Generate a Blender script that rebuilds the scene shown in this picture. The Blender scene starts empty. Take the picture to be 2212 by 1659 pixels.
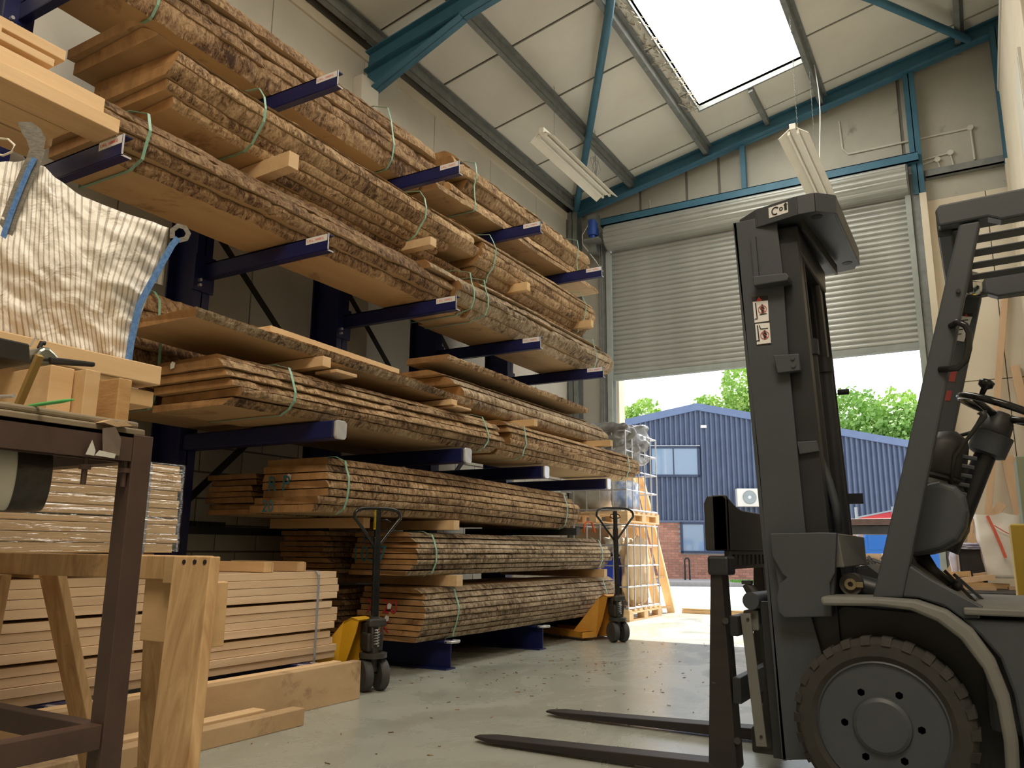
import bpy, bmesh, math, random
from mathutils import Vector, Matrix, noise
scn = bpy.context.scene
COL = scn.collection
PI = math.pi
# ------------------------------------------------------------------ camera, sky, sun, exposure
cam_d = bpy.data.cameras.new('camera'); cam = bpy.data.objects.new('camera', cam_d); COL.objects.link(cam)
cam_d.sensor_width = 36.0; cam_d.lens = 28.15202; cam_d.clip_start = 0.05; cam_d.clip_end = 500
cr, cu, cf = (0.8648080, 0.5020259, 0.0087796), (0.0939329, -0.1789397, 0.9793657), (-0.4932380, 0.8461386, 0.2019052)
cam.matrix_world = Matrix(((cr[0], cu[0], -cf[0], 0), (cr[1], cu[1], -cf[1], 0), (cr[2], cu[2], -cf[2], 0.9), (0, 0, 0, 1)))
scn.camera = cam
scn.view_settings.view_transform = 'Standard'; scn.view_settings.look = 'None'
scn.view_settings.exposure = 0.0; scn.view_settings.gamma = 1.0; scn.view_settings.use_curve_mapping = False
w = bpy.data.worlds.new('sky'); scn.world = w; w.use_nodes = True
wn = w.node_tree; wn.nodes.clear()
wo = wn.nodes.new('ShaderNodeOutputWorld'); wb = wn.nodes.new('ShaderNodeBackground'); ws = wn.nodes.new('ShaderNodeTexSky')
ws.sky_type = 'NISHITA'; ws.sun_disc = False; ws.sun_elevation = math.radians(50); ws.sun_rotation = math.radians(0)
ws.air_density = 1.0; ws.dust_density = 3.0; ws.ozone_density = 1.0
wm = wn.nodes.new('ShaderNodeMixRGB'); wm.blend_type = 'MIX'; wm.inputs[0].default_value = 0.45; wm.inputs[2].default_value = (7.0, 7.2, 7.6, 1)
wn.links.new(ws.outputs[0], wm.inputs[1]); wn.links.new(wm.outputs[0], wb.inputs[0]); wb.inputs[1].default_value = 0.30
wn.links.new(wb.outputs[0], wo.inputs[0])
sun_d = bpy.data.lights.new('sun', 'SUN'); sun = bpy.data.objects.new('sun', sun_d); COL.objects.link(sun)
sun_d.energy = 13.0; sun_d.angle = math.radians(0.6); sun_d.color = (1.0, 0.95, 0.86)
sun.rotation_euler = Vector((0.06, 1.0, 1.02)).to_track_quat('Z', 'Y').to_euler()
SKYLIGHT_W = 8.5      # emission of the backlit roof sheets
# the hall goes on behind the camera with more of the same roof sheets: their daylight
def area(name, loc, size, energy, color, direction):
    d = bpy.data.lights.new(name, 'AREA'); d.shape = 'RECTANGLE'; d.size, d.size_y = size; d.energy = energy; d.color = color
    o = bpy.data.objects.new(name, d); COL.objects.link(o); o.location = loc
    o.rotation_euler = Vector(direction).to_track_quat('-Z', 'Y').to_euler(); return o
area('roof_light_rear', (0.2, -0.6, 7.1), (2.4, 4.2), 330, (1.0, 0.87, 0.69), (-0.35, 0.1, -1))
area('tube_lamp_rear', (-0.3, 0.3, 5.2), (1.8, 0.3), 45, (1.0, 0.82, 0.60), (-0.5, 0.35, -1))

# ------------------------------------------------------------------ helpers
ORG = {}
class MB:
    def __init__(s): s.v = []; s.f = []; s.m = []
    def add(s, vs, fs, mi=0):
        n = len(s.v); s.v += [tuple(p) for p in vs]; s.f += [tuple(i + n for i in f) for f in fs]; s.m += [mi] * len(fs); return s
    def box(s, x0, x1, y0, y1, z0, z1, mi=0):
        v = [(x, y, z) for z in (z0, z1) for y in (y0, y1) for x in (x0, x1)]
        return s.add(v, [(0, 2, 3, 1), (4, 5, 7, 6), (0, 1, 5, 4), (2, 6, 7, 3), (0, 4, 6, 2), (1, 3, 7, 5)], mi)
    def bar(s, p, q, a, b, up=(0, 0, 1), mi=0):       # box beam from p to q, a wide, b tall
        p = Vector(p); q = Vector(q); d = (q - p).normalized(); u = Vector(up)
        r = d.cross(u)
        if r.length < 1e-3: r = d.cross(Vector((1, 0, 0)))
        r.normalize(); u = r.cross(d)
        v = [c + r * (i * a / 2) + u * (j * b / 2) for c in (p, q) for j in (-1, 1) for i in (-1, 1)]
        return s.add(v, [(0, 1, 3, 2), (4, 6, 7, 5), (0, 4, 5, 1), (2, 3, 7, 6), (0, 2, 6, 4), (1, 5, 7, 3)], mi)
    def tube(s, pts, r, n=10, closed=False, mi=0, flat=None):
        P = [Vector(p) for p in pts]; k = len(P); rings = []; prev = None
        for i in range(k):
            a = P[(i - 1) % k] if (closed or i > 0) else P[i]; b = P[(i + 1) % k] if (closed or i < k - 1) else P[i]
            d = (b - a).normalized()
            if prev is None:
                u = Vector((0, 0, 1)) if abs(d.z) < 0.9 else Vector((0, 1, 0))
            else: u = prev
            u = (u - d * u.dot(d)).normalized(); prev = u; w_ = d.cross(u)
            rr = r[i] if isinstance(r, (list, tuple)) else r
            fl = flat or 1.0
            rings.append([P[i] + (u * math.cos(2 * PI * j / n) * rr * fl + w_ * math.sin(2 * PI * j / n) * rr) for j in range(n)])
        v = [p for g_ in rings for p in g_]; f = []
        for i in range(k if closed else k - 1):
            a = i * n; b = ((i + 1) % k) * n
            for j in range(n): f.append((a + j, a + (j + 1) % n, b + (j + 1) % n, b + j))
        if not closed: f.append(tuple(range(n - 1, -1, -1))); f.append(tuple((k - 1) * n + j for j in range(n)))
        return s.add(v, f, mi)
    def cyl(s, p, q, r, r2=None, n=20, mi=0): return s.tube([p, q], [r, r if r2 is None else r2], n, mi=mi)
    def prism(s, poly, ax, a, b, mi=0):               # poly = 2D points in the two other axes
        def P(t, c):
            return (c, t[0], t[1]) if ax == 'x' else ((t[0], c, t[1]) if ax == 'y' else (t[0], t[1], c))
        n = len(poly); v = [P(t, a) for t in poly] + [P(t, b) for t in poly]
        f = [tuple(range(n)), tuple(range(2 * n - 1, n - 1, -1))] + [(i, i + n, (i + 1) % n + n, (i + 1) % n) for i in range(n)]
        return s.add(v, f, mi)
    def lathe(s, c, ax, prof, n=40, mi=0, closed=False):  # prof = [(radius, offset along axis)]
        v = []; f = []; k = len(prof)
        for r, h in prof:
            for j in range(n):
                a = 2 * PI * j / n; A, B = r * math.cos(a), r * math.sin(a)
                v.append((c[0] + h, c[1] + A, c[2] + B) if ax == 'x' else ((c[0] + A, c[1] + h, c[2] + B) if ax == 'y' else (c[0] + A, c[1] + B, c[2] + h)))
        for i in range(k if closed else k - 1):
            for j in range(n): f.append((i * n + j, i * n + (j + 1) % n, ((i + 1) % k) * n + (j + 1) % n, ((i + 1) % k) * n + j))
        if not closed: f += [tuple(range(n - 1, -1, -1)), tuple((k - 1) * n + j for j in range(n))]
        return s.add(v, f, mi)
    def build(s, name, mat, parent=None, bevel=0, smooth=False, base=False, seg=2):
        return new(name, s.v, s.f, mat, parent, bevel, smooth, s.m, base, seg)
def new(name, V, F, mat, parent=None, bevel=0, smooth=False, mi=None, base=True, seg=2):
    lo = [min(p[i] for p in V) for i in range(3)]; hi = [max(p[i] for p in V) for i in range(3)]
    c = Vector(((lo[0] + hi[0]) / 2, (lo[1] + hi[1]) / 2, lo[2] if parent is None else (lo[2] + hi[2]) / 2))
    me = bpy.data.meshes.new(name); me.from_pydata([(p[0] - c.x, p[1] - c.y, p[2] - c.z) for p in V], [], F)
    for m in (mat if isinstance(mat, (list, tuple)) else [mat]): me.materials.append(m)
    if mi and any(mi): me.polygons.foreach_set('material_index', mi)
    bm = bmesh.new(); bm.from_mesh(me); bmesh.ops.recalc_face_normals(bm, faces=bm.faces); bm.to_mesh(me); bm.free()
    if smooth is True: me.polygons.foreach_set('use_smooth', [True] * len(me.polygons))
    elif smooth: me.polygons.foreach_set('use_smooth', [True] * len(me.polygons)); me.set_sharp_from_angle(angle=smooth)
    me.update()
    o = bpy.data.objects.new(name, me); COL.objects.link(o)
    if parent is not None: o.parent = parent; o.location = c - ORG[parent.name]
    else: o.location = c
    ORG[o.name] = c
    if bevel:
        b = o.modifiers.new('bevel', 'BEVEL'); b.width = bevel; b.segments = seg; b.limit_method = 'ANGLE'; b.angle_limit = math.radians(40)
    return o
def tag(o, label, cat, group=None):
    o['label'] = label; o['category'] = cat
    if group: o['group'] = group
    return o
def thing(name, label, cat, loc, group=None):
    o = bpy.data.objects.new(name, None); COL.objects.link(o); o.location = loc; o.empty_display_size = 0.1
    ORG[o.name] = Vector(loc); return tag(o, label, cat, group)
def struct(o): o['kind'] = 'structure'; return o
def stuff(o): o['kind'] = 'stuff'; return o
def dup(root, loc, label=None):
    r = root.copy(); COL.objects.link(r); r.location = loc; ORG[r.name] = Vector(loc)
    if label: r['label'] = label
    for ch in list(root.children):
        c = ch.copy(); COL.objects.link(c); c.parent = r
        for g_ in list(ch.children):
            d = g_.copy(); COL.objects.link(d); d.parent = c
    return r
def box(name, x0, x1, y0, y1, z0, z1, mat, parent=None, bevel=0):
    return MB().box(x0, x1, y0, y1, z0, z1).build(name, mat, parent, bevel)
def text(name, body, mat, parent, size, origin, right, up, ext=0.0006, align='LEFT'):
    cu_ = bpy.data.curves.new('t', 'FONT'); cu_.body = body; cu_.size = size; cu_.extrude = ext; cu_.align_x = align; cu_.resolution_u = 2
    t = bpy.data.objects.new('t', cu_); me = bpy.data.meshes.new_from_object(t)
    r = Vector(right).normalized(); u = Vector(up).normalized(); n = r.cross(u); o = Vector(origin)
    V = [o + r * v.co.x + u * v.co.y + n * v.co.z for v in me.vertices]; F = [tuple(p.vertices) for p in me.polygons]
    bpy.data.objects.remove(t)
    return new(name, V, F, mat, parent)
# ------------------------------------------------------------------ materials
def M(name, c1, c2=None, scale=4.0, stretch=(1, 1, 1), rough=0.6, metal=0.0, bump=0.0, bscale=None, contrast=0.25, rand=False, spots=None, spot_scale=3.0, spot_amt=0.55, coat=0, rough2=None, hsv=0.0, trans=0, dist=0.0):
    m = bpy.data.materials.new(name); m.use_nodes = True; nt = m.node_tree; N = nt.nodes; L = nt.links
    b = N['Principled BSDF']; b.inputs['Roughness'].default_value = rough; b.inputs['Metallic'].default_value = metal
    b.inputs['Base Color'].default_value = (*c1, 1)
    if coat: b.inputs['Coat Weight'].default_value = coat
    if c2 is None and not bump: return m
    tc = N.new('ShaderNodeTexCoord'); mp = N.new('ShaderNodeMapping'); mp.inputs['Scale'].default_value = stretch
    src = tc.outputs['Object']
    oi = N.new('ShaderNodeObjectInfo')
    if rand:
        ad = N.new('ShaderNodeVectorMath'); ad.operation = 'ADD'; ml = N.new('ShaderNodeMath'); ml.operation = 'MULTIPLY'; ml.inputs[1].default_value = 37.0
        L.new(oi.outputs['Random'], ml.inputs[0]); L.new(src, ad.inputs[0]); L.new(ml.outputs[0], ad.inputs[1]); src = ad.outputs[0]
    L.new(src, mp.inputs[0])
    def noise_(sc, det=6, di=dist, vec=mp.outputs[0], ro=0.6):
        n = N.new('ShaderNodeTexNoise'); n.inputs['Scale'].default_value = sc; n.inputs['Detail'].default_value = det; n.inputs['Distortion'].default_value = di; n.inputs['Roughness'].default_value = ro
        L.new(vec, n.inputs['Vector']); return n
    n1 = noise_(scale); last = None
    if c2 is not None:
        r = N.new('ShaderNodeValToRGB'); r.color_ramp.elements[0].position = 0.5 - contrast; r.color_ramp.elements[1].position = 0.5 + contrast
        r.color_ramp.elements[0].color = (*c1, 1); r.color_ramp.elements[1].color = (*c2, 1)
        L.new(n1.outputs['Fac'], r.inputs[0]); last = r.outputs[0]
        if spots:
            n2 = noise_(spot_scale, 8, 0.4, tc.outputs['Object'] if not rand else src, 0.7); r2 = N.new('ShaderNodeValToRGB'); r2.color_ramp.elements[0].position = spot_amt; r2.color_ramp.elements[1].position = spot_amt + 0.12
            r2.color_ramp.elements[0].color = (0, 0, 0, 1); r2.color_ramp.elements[1].color = (1, 1, 1, 1); L.new(n2.outputs['Fac'], r2.inputs[0])
            mx = N.new('ShaderNodeMixRGB'); mx.inputs[2].default_value = (*spots, 1); L.new(r2.outputs[0], mx.inputs[0]); L.new(last, mx.inputs[1]); last = mx.outputs[0]
        if hsv:
            hs = N.new('ShaderNodeHueSaturation'); mr = N.new('ShaderNodeMapRange'); mr.inputs[3].default_value = 1 - hsv; mr.inputs[4].default_value = 1 + hsv
            L.new(oi.outputs['Random'], mr.inputs[0]); L.new(mr.outputs[0], hs.inputs['Value']); L.new(last, hs.inputs['Color']); last = hs.outputs[0]
        L.new(last, b.inputs['Base Color'])
    if rough2 is not None:
        mr = N.new('ShaderNodeMapRange'); mr.inputs[1].default_value = 0.3; mr.inputs[2].default_value = 0.7; mr.inputs[3].default_value = rough; mr.inputs[4].default_value = rough2
        L.new(n1.outputs['Fac'], mr.inputs[0]); L.new(mr.outputs[0], b.inputs['Roughness'])
    if bump:
        nb = noise_(bscale or scale * 3, 8); bp = N.new('ShaderNodeBump'); bp.inputs['Strength'].default_value = min(1, bump); bp.inputs['Distance'].default_value = 0.02 * bump
        L.new(nb.outputs['Fac'], bp.inputs['Height']); L.new(bp.outputs[0], b.inputs['Normal'])
    return m
def emit(name, col, s):
    m = bpy.data.materials.new(name); m.use_nodes = True; nt = m.node_tree; nt.nodes.clear()
    o = nt.nodes.new('ShaderNodeOutputMaterial'); e = nt.nodes.new('ShaderNodeEmission'); e.inputs[0].default_value = (*col, 1); e.inputs[1].default_value = s
    nt.links.new(e.outputs[0], o.inputs[0]); return m
def bark(name, dark, mid, light, scale=1.0):
    m = bpy.data.materials.new(name); m.use_nodes = True; nt = m.node_tree; N = nt.nodes; L = nt.links; b = N['Principled BSDF']; b.inputs['Roughness'].default_value = 0.85
    tc = N.new('ShaderNodeTexCoord'); oi = N.new('ShaderNodeObjectInfo'); ml = N.new('ShaderNodeMath'); ml.operation = 'MULTIPLY'; ml.inputs[1].default_value = 51.0
    ad = N.new('ShaderNodeVectorMath'); ad.operation = 'ADD'; L.new(oi.outputs['Random'], ml.inputs[0]); L.new(tc.outputs['Object'], ad.inputs[0]); L.new(ml.outputs[0], ad.inputs[1])
    def mapn(st, sc, det, dist=0.0, ro=0.65):
        mp = N.new('ShaderNodeMapping'); mp.inputs['Scale'].default_value = st; L.new(ad.outputs[0], mp.inputs[0])
        n = N.new('ShaderNodeTexNoise'); n.inputs['Scale'].default_value = sc; n.inputs['Detail'].default_value = det; n.inputs['Distortion'].default_value = dist; n.inputs['Roughness'].default_value = ro
        L.new(mp.outputs[0], n.inputs['Vector']); return n.outputs['Fac']
    big = mapn((1, 0.5, 1), 3.2 * scale, 5); chop = mapn((0.6, 1.0, 0.55), 24 * scale, 5, 1.0); fib = mapn((0.4, 1.0, 0.35), 110 * scale, 6, 1.2, 0.8)
    def mth(op, a, b_, c=None):
        n = N.new('ShaderNodeMath'); n.operation = op
        for i, t in enumerate((a, b_)):
            if isinstance(t, (int, float)): n.inputs[i].default_value = t
            else: L.new(t, n.inputs[i])
        return n.outputs[0]
    s_ = mth('ADD', mth('MULTIPLY', big, 0.28), mth('ADD', mth('MULTIPLY', chop, 0.36), mth('MULTIPLY', fib, 0.36)))
    r = N.new('ShaderNodeValToRGB'); e = r.color_ramp.elements; e[0].position = 0.43; e[0].color = (*dark, 1); e[1].position = 0.57; e[1].color = (*light, 1)
    k = e.new(0.48); k.color = (*mid, 1); L.new(s_, r.inputs[0])
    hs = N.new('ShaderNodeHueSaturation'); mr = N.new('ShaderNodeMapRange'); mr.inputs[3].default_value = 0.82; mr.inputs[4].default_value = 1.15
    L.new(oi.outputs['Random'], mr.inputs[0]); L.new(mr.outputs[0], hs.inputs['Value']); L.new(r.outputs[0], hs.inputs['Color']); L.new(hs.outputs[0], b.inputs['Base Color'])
    bp = N.new('ShaderNodeBump'); bp.inputs['Strength'].default_value = 1.0; bp.inputs['Distance'].default_value = 0.03
    L.new(mth('ADD', mth('MULTIPLY', chop, 0.6), mth('MULTIPLY', fib, 0.5)), bp.inputs['Height']); L.new(bp.outputs[0], b.inputs['Normal'])
    return m
mat = {}
mat['bark'] = bark('oak_bark', (0.10, 0.050, 0.020), (0.42, 0.25, 0.12), (0.86, 0.61, 0.35))
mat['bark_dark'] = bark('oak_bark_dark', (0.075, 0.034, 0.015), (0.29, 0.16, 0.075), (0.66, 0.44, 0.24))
mat['bark_grey'] = bark('oak_bark_grey', (0.10, 0.062, 0.035), (0.40, 0.28, 0.165), (0.80, 0.64, 0.45))
mat['face'] = M('oak_sawn_face', (0.40, 0.255, 0.125), (0.58, 0.41, 0.225), 2.2, (1, 0.12, 1), 0.75, bump=0.25, bscale=60, rand=True, spots=(0.24, 0.14, 0.065), spot_scale=2.2, spot_amt=0.57, hsv=0.14)
mat['end'] = M('oak_end_grain', (0.25, 0.125, 0.045), (0.48, 0.27, 0.11), 5, (2, 1, 0.5), 0.8, bump=0.4, bscale=50, rand=True, hsv=0.18, spots=(0.14, 0.07, 0.03), spot_scale=3, spot_amt=0.58)
mat['pine'] = M('planed_pine', (0.66, 0.43, 0.22), (0.82, 0.60, 0.36), 5, (3, 0.25, 3), 0.6, bump=0.12, bscale=40, rand=True, hsv=0.08)
mat['pine_end'] = M('pine_end', (0.50, 0.29, 0.12), (0.66, 0.42, 0.2), 14, (1, 1, 4), 0.75, bump=0.2, rand=True, hsv=0.1)
mat['pale'] = M('pale_plank', (0.62, 0.43, 0.27), (0.80, 0.61, 0.42), 4, (3, 0.3, 5), 0.7, bump=0.2, bscale=50, rand=True, hsv=0.07)
mat['beam'] = M('dirty_beam', (0.42, 0.27, 0.14), (0.62, 0.44, 0.26), 3, (1, 0.5, 1), 0.75, bump=0.2, bscale=40, rand=True, spots=(0.27, 0.17, 0.09), spot_scale=2.6, spot_amt=0.58)
mat['saw'] = M('sawhorse_wood', (0.44, 0.25, 0.11), (0.74, 0.50, 0.26), 6, (3, 3, 0.3), 0.65, bump=0.15, bscale=40, rand=True, contrast=0.2, dist=1.2, spots=(0.30, 0.16, 0.07), spot_scale=5, spot_amt=0.64)
mat['bearer'] = M('bearer_wood', (0.52, 0.33, 0.16), (0.72, 0.49, 0.26), 5, (0.3, 2, 2), 0.75, bump=0.2, rand=True, hsv=0.18)
mat['blue'] = M('rack_blue_paint', (0.007, 0.010, 0.068), (0.010, 0.016, 0.105), 6, rough=0.38, bump=0.04)
mat['blue_edge'] = M('worn_edge', (0.42, 0.43, 0.5), (0.6, 0.6, 0.66), 30, rough=0.5)
mat['silver'] = M('bare_zinc', (0.55, 0.56, 0.6), (0.75, 0.76, 0.8), 10, rough=0.35, metal=0.7)
mat['strap'] = M('green_strap', (0.20, 0.40, 0.30), (0.30, 0.52, 0.40), 20, rough=0.4)
mat['strap_grey'] = M('grey_strap', (0.25, 0.27, 0.33), (0.35, 0.37, 0.42), 20, rough=0.4)
mat['white'] = M('label_white', (0.8, 0.8, 0.8))
mat['red'] = M('print_red', (0.65, 0.06, 0.04)); mat['ink'] = M('print_black', (0.02, 0.02, 0.02)); mat['inkblue'] = M('spray_blue', (0.03, 0.16, 0.22), rough=0.8)
mat['sprayred'] = M('spray_red', (0.45, 0.03, 0.04), rough=0.8)
# ------------------------------------------------------------------ setting
RS, RZ = 0.2092, 7.686
def rz(x): return RZ + RS * x
WX = -5.55; DY = 11.6; RX = 3.6
mat['floor'] = M('painted_concrete', (0.30, 0.315, 0.275), (0.385, 0.395, 0.35), 1.6, (1, 0.7, 1), 0.17, bump=0.05, bscale=30, contrast=0.22, spots=(0.315, 0.305, 0.265), spot_scale=3.5, spot_amt=0.58, rough2=0.36, dist=1.2)
mat['wallpaint'] = M('wall_cream_paint', (0.60, 0.57, 0.50), (0.72, 0.69, 0.61), 1.5, rough=0.75, bump=0.1, bscale=30, spots=(0.45, 0.40, 0.33), spot_scale=5, spot_amt=0.68)
mat['wallback'] = M('wall_joint', (0.20, 0.19, 0.165), (0.26, 0.245, 0.21), 5, rough=0.9)
mat['gable'] = M('gable_paint', (0.42, 0.41, 0.35), (0.56, 0.54, 0.47), 1.2, rough=0.8, spots=(0.30, 0.28, 0.24), spot_scale=2.5, spot_amt=0.6)
mat['cream'] = M('cream_lining', (0.68, 0.60, 0.47), (0.80, 0.73, 0.60), 1.4, rough=0.7, spots=(0.5, 0.42, 0.32), spot_scale=7, spot_amt=0.7)
mat['ceil'] = M('ceiling_board', (0.68, 0.65, 0.58), (0.80, 0.78, 0.71), 0.9, rough=0.7, bump=0.05, hsv=0.04, spots=(0.56, 0.52, 0.44), spot_scale=1.3, spot_amt=0.66)
mat['grey_steel'] = M('galvanised_steel', (0.17, 0.18, 0.18), (0.27, 0.285, 0.28), 8, rough=0.6, metal=0.2, bump=0.1)
mat['joint'] = M('ceiling_joint', (0.10, 0.10, 0.09), (0.15, 0.145, 0.13), 8, rough=0.8)
mat['blue_steel'] = M('frame_blue', (0.035, 0.13, 0.21), (0.06, 0.19, 0.29), 4, rough=0.55, bump=0.08, spots=(0.09, 0.10, 0.10), spot_scale=6, spot_amt=0.66)
mat['shutter'] = M('shutter_galv', (0.36, 0.37, 0.35), (0.50, 0.51, 0.485), 3, (0.5, 1, 1), 0.38, metal=0.45, bump=0.03, rough2=0.5)
mat['guide'] = M('guide_grey', (0.30, 0.33, 0.32), (0.40, 0.44, 0.42), 6, rough=0.6)
mat['dust'] = M('cobweb_dust', (0.45, 0.40, 0.32), (0.62, 0.57, 0.48), 10, rough=1.0)
mat['sheet'] = emit('backlit_roof_sheet', (1.0, 0.97, 0.86), SKYLIGHT_W)

fl = struct(MB().box(WX - 0.2, RX + 0.2, -6.2, DY + 0.2, -0.12, 0.0).build('floor', mat['floor']))
# left wall: painted blocks below, large panels above
wl = struct(MB().box(WX - 0.25, WX - 0.012, -6.2, DY, 0, rz(WX) + 0.0).build('wall_left', mat['wallback']))
proto = MB().box(WX - 0.012, WX, 2.0, 2.43, 0.005, 0.205).build('block', mat['wallpaint'], wl, 0.004)
p0 = proto.location.copy(); nb = 0
for k in range(13):
    y = 2.0 - (0.22 if k % 2 else 0)
    j = 0
    while y + 0.43 < DY:
        if (k, j) != (0, 0):
            c = proto.copy(); COL.objects.link(c); c.location = p0 + Vector((0, y - 2.0, k * 0.215))
        y += 0.44; j += 1
proto = MB().box(WX - 0.012, WX, -6.0, -4.66, 2.80, 6.37).build('wall_panel', mat['wallpaint'], wl, 0.003)
p0 = proto.location.copy()
for j in range(1, 13):
    c = proto.copy(); COL.objects.link(c); c.location = p0 + Vector((0, j * 1.352, 0))
MB().box(WX - 0.012, WX, -6.1, 1.77, 0.0, 2.79).build('lower_panel', mat['wallpaint'], wl)
MB().box(WX, WX + 0.14, 5.98, 6.26, 0, 5.98).build('boxed_column', mat['wallpaint'], wl, 0.008)
MB().box(WX - 0.01, WX + 0.03, -6, DY, 6.28, 6.40).build('eaves_board', mat['cream'], wl, 0.004)
MB().tube([(WX + 0.02, 9.55, 0.2), (WX + 0.02, 9.55, 3.3)], 0.018, 8).build('wall_conduit', mat['cream'], wl)
mat['vent_black'] = M('air_brick_black', (0.03, 0.026, 0.02), (0.06, 0.05, 0.04), 12, rough=0.9)
v = MB(); v.box(WX - 0.005, WX + 0.012, 4.24, 4.72, 1.0, 1.10)
for k in range(9): v.box(WX + 0.01, WX + 0.02, 4.26 + k * 0.05, 4.285 + k * 0.05, 1.01, 1.09)
v.build('air_vent', mat['vent_black'], wl)

# end wall with the opening
we = MB(); T = 0.22
we.prism([(WX - 0.25, 0), (-4.86, 0), (-4.86, 6.0), (-0.46, 6.0), (-0.46, 0), (RX + 0.2, 0), (RX + 0.2, rz(RX) + 0.3), (WX - 0.25, rz(WX) + 0.25)], 'y', DY, DY + T)
we = struct(we.build('wall_end', mat['wallback']))
cuts = [WX + 0.02] + [p[0] for p in [(-4.359, 11.58, 6.438), (-3.578, 11.58, 6.345), (-3.057, 11.58, 6.615), (-0.476, 11.58, 6.908)]] + [0.70, 2.2, RX]
cuts = sorted(cuts)
for a, b in zip(cuts[:-1], cuts[1:]):
    if b - a < 0.15: continue
    MB().prism([(a + 0.022, 6.02), (b - 0.022, 6.02), (b - 0.022, rz(b) - 0.01), (a + 0.022, rz(a) - 0.01)], 'y', DY - 0.02, DY).build('gable_panel', mat['gable'], we)
MB().box(WX + 0.02, -4.92, DY - 0.03, DY, 0, 6.0).build('pier_lining', mat['wallpaint'], we)
for a, b in ((-0.34, 0.42), (0.43, 1.6), (1.61, 2.8)):
    MB().box(a, b, DY - 0.05, DY, 0, 3.04).build('lining_board', mat['cream'], we, 0.003)
    MB().box(a, b, DY - 0.05, DY, 3.05, 5.56).build('lining_board', mat['cream'], we, 0.003)
MB().box(-0.34, RX, DY - 0.03, DY, 5.565, 5.86).build('lining_band', mat['gable'], we)
MB().box(-0.24, 0.72, DY - 0.14, DY, 5.86, 5.88).box(-0.24, 0.72, DY - 0.14, DY - 0.125, 5.86, 5.97).build('grey_rail', mat['grey_steel'], we)
MB().tube([(-1.275, 11.56, 7.037), (-1.256, 11.56, 6.593), (-1.188, 11.56, 6.496), (0.341, 11.56, 6.489)], 0.014, 8).build('pipe_run', mat['wallpaint'], we)
MB().tube([(0.341, 11.56, 6.489), (0.351, 11.56, 6.022)], 0.014, 8).build('pipe_drop', mat['wallpaint'], we)
MB().tube([(-0.304, 11.56, 6.166), (0.074, 11.56, 6.193), (0.1, 11.56, 5.998)], 0.014, 8).build('pipe_run', mat['wallpaint'], we)
MB().tube([(-0.309, 11.56, 6.099), (-0.087, 11.56, 6.132), (-0.064, 11.56, 6.011)], 0.014, 8).build('pipe_run', mat['wallpaint'], we)
for p in [(0.341, 11.55, 6.484), (0.079, 11.55, 6.187), (-0.081, 11.55, 6.126)]: MB().cyl((p[0], 11.53, p[2]), (p[0], 11.60, p[2]), 0.038, n=14).build('junction_box', mat['wallpaint'], we, 0.003)
MB().tube([(-4.192, 11.56, 6.458), (-4.181, 11.56, 6.271), (-4.192, 11.56, 6.154)], 0.010, 6).build('cable_drop', mat['wallpaint'], we)
# outer reveal strip left of the opening
MB().box(-4.86, -4.80, DY + 0.0, DY + T, 0, 6.0).build('jamb_reveal', mat['cream'], we)
MB().box(-0.52, -0.46, DY + 0.0, DY + T, 0, 6.0).build('jamb_reveal', mat['cream'], we)
wr = struct(MB().box(RX, RX + 0.2, -6.2, DY, 0, rz(RX)).build('wall_right', mat['cream']))
wbk = struct(MB().prism([(WX - 0.25, 0), (RX + 0.2, 0), (RX + 0.2, rz(RX) + 0.2), (WX - 0.25, rz(WX) + 0.2)], 'y', -6.4, -6.2).build('wall_back', mat['cream']))

# ceiling: dark backing with recessed joints, boards proud of it, opening for the roof sheets
SX0, SX1, SY0, SY1 = -2.94, -1.47, 3.4, 10.25
XC = [WX, -4.38, -3.14, -1.44, 0.33, 2.0, RX]
def slab(mb, x0, x1, y0, y1, lo, hi):
    mb.prism([(x0, rz(x0) + lo), (x1, rz(x1) + lo), (x1, rz(x1) + hi), (x0, rz(x0) + hi)], 'y', y0, y1)
cb = MB()
for a, b, c, d in ((WX - 0.25, SX0, -6.2, DY), (SX1, RX + 0.2, -6.2, DY), (SX0, SX1, -6.2, SY0), (SX0, SX1, SY1, DY)): slab(cb, a, b, c, d, 0.012, 0.10)
ce = struct(cb.build('ceiling', mat['joint']))
ys = [11.04 + 1.225 * k for k in range(-14, 1)] + [DY]
for i in range(6):
    for a, b in zip(ys[:-1], ys[1:]):
        x0, x1 = XC[i] + 0.012, XC[i + 1] - 0.012
        segs = [(x0, x1, a + 0.02, b - 0.02)]
        if i == 2 and b > SY0:
            segs = [(x0, SX0, a + 0.014, b - 0.014)]
            if b > SY1: segs = [(x0, SX0, a + 0.014, SY1), (x0, x1, max(a, SY1) + 0.014, b - 0.014)] if a < SY1 else [(x0, x1, a + 0.014, b - 0.014)]
        for s_ in segs:
            if s_[3] - s_[2] < 0.05: continue
            m_ = MB(); slab(m_, s_[0], s_[1], s_[2], s_[3], -0.006, 0.014); m_.build('ceiling_board', mat['ceil'], ce)
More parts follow.
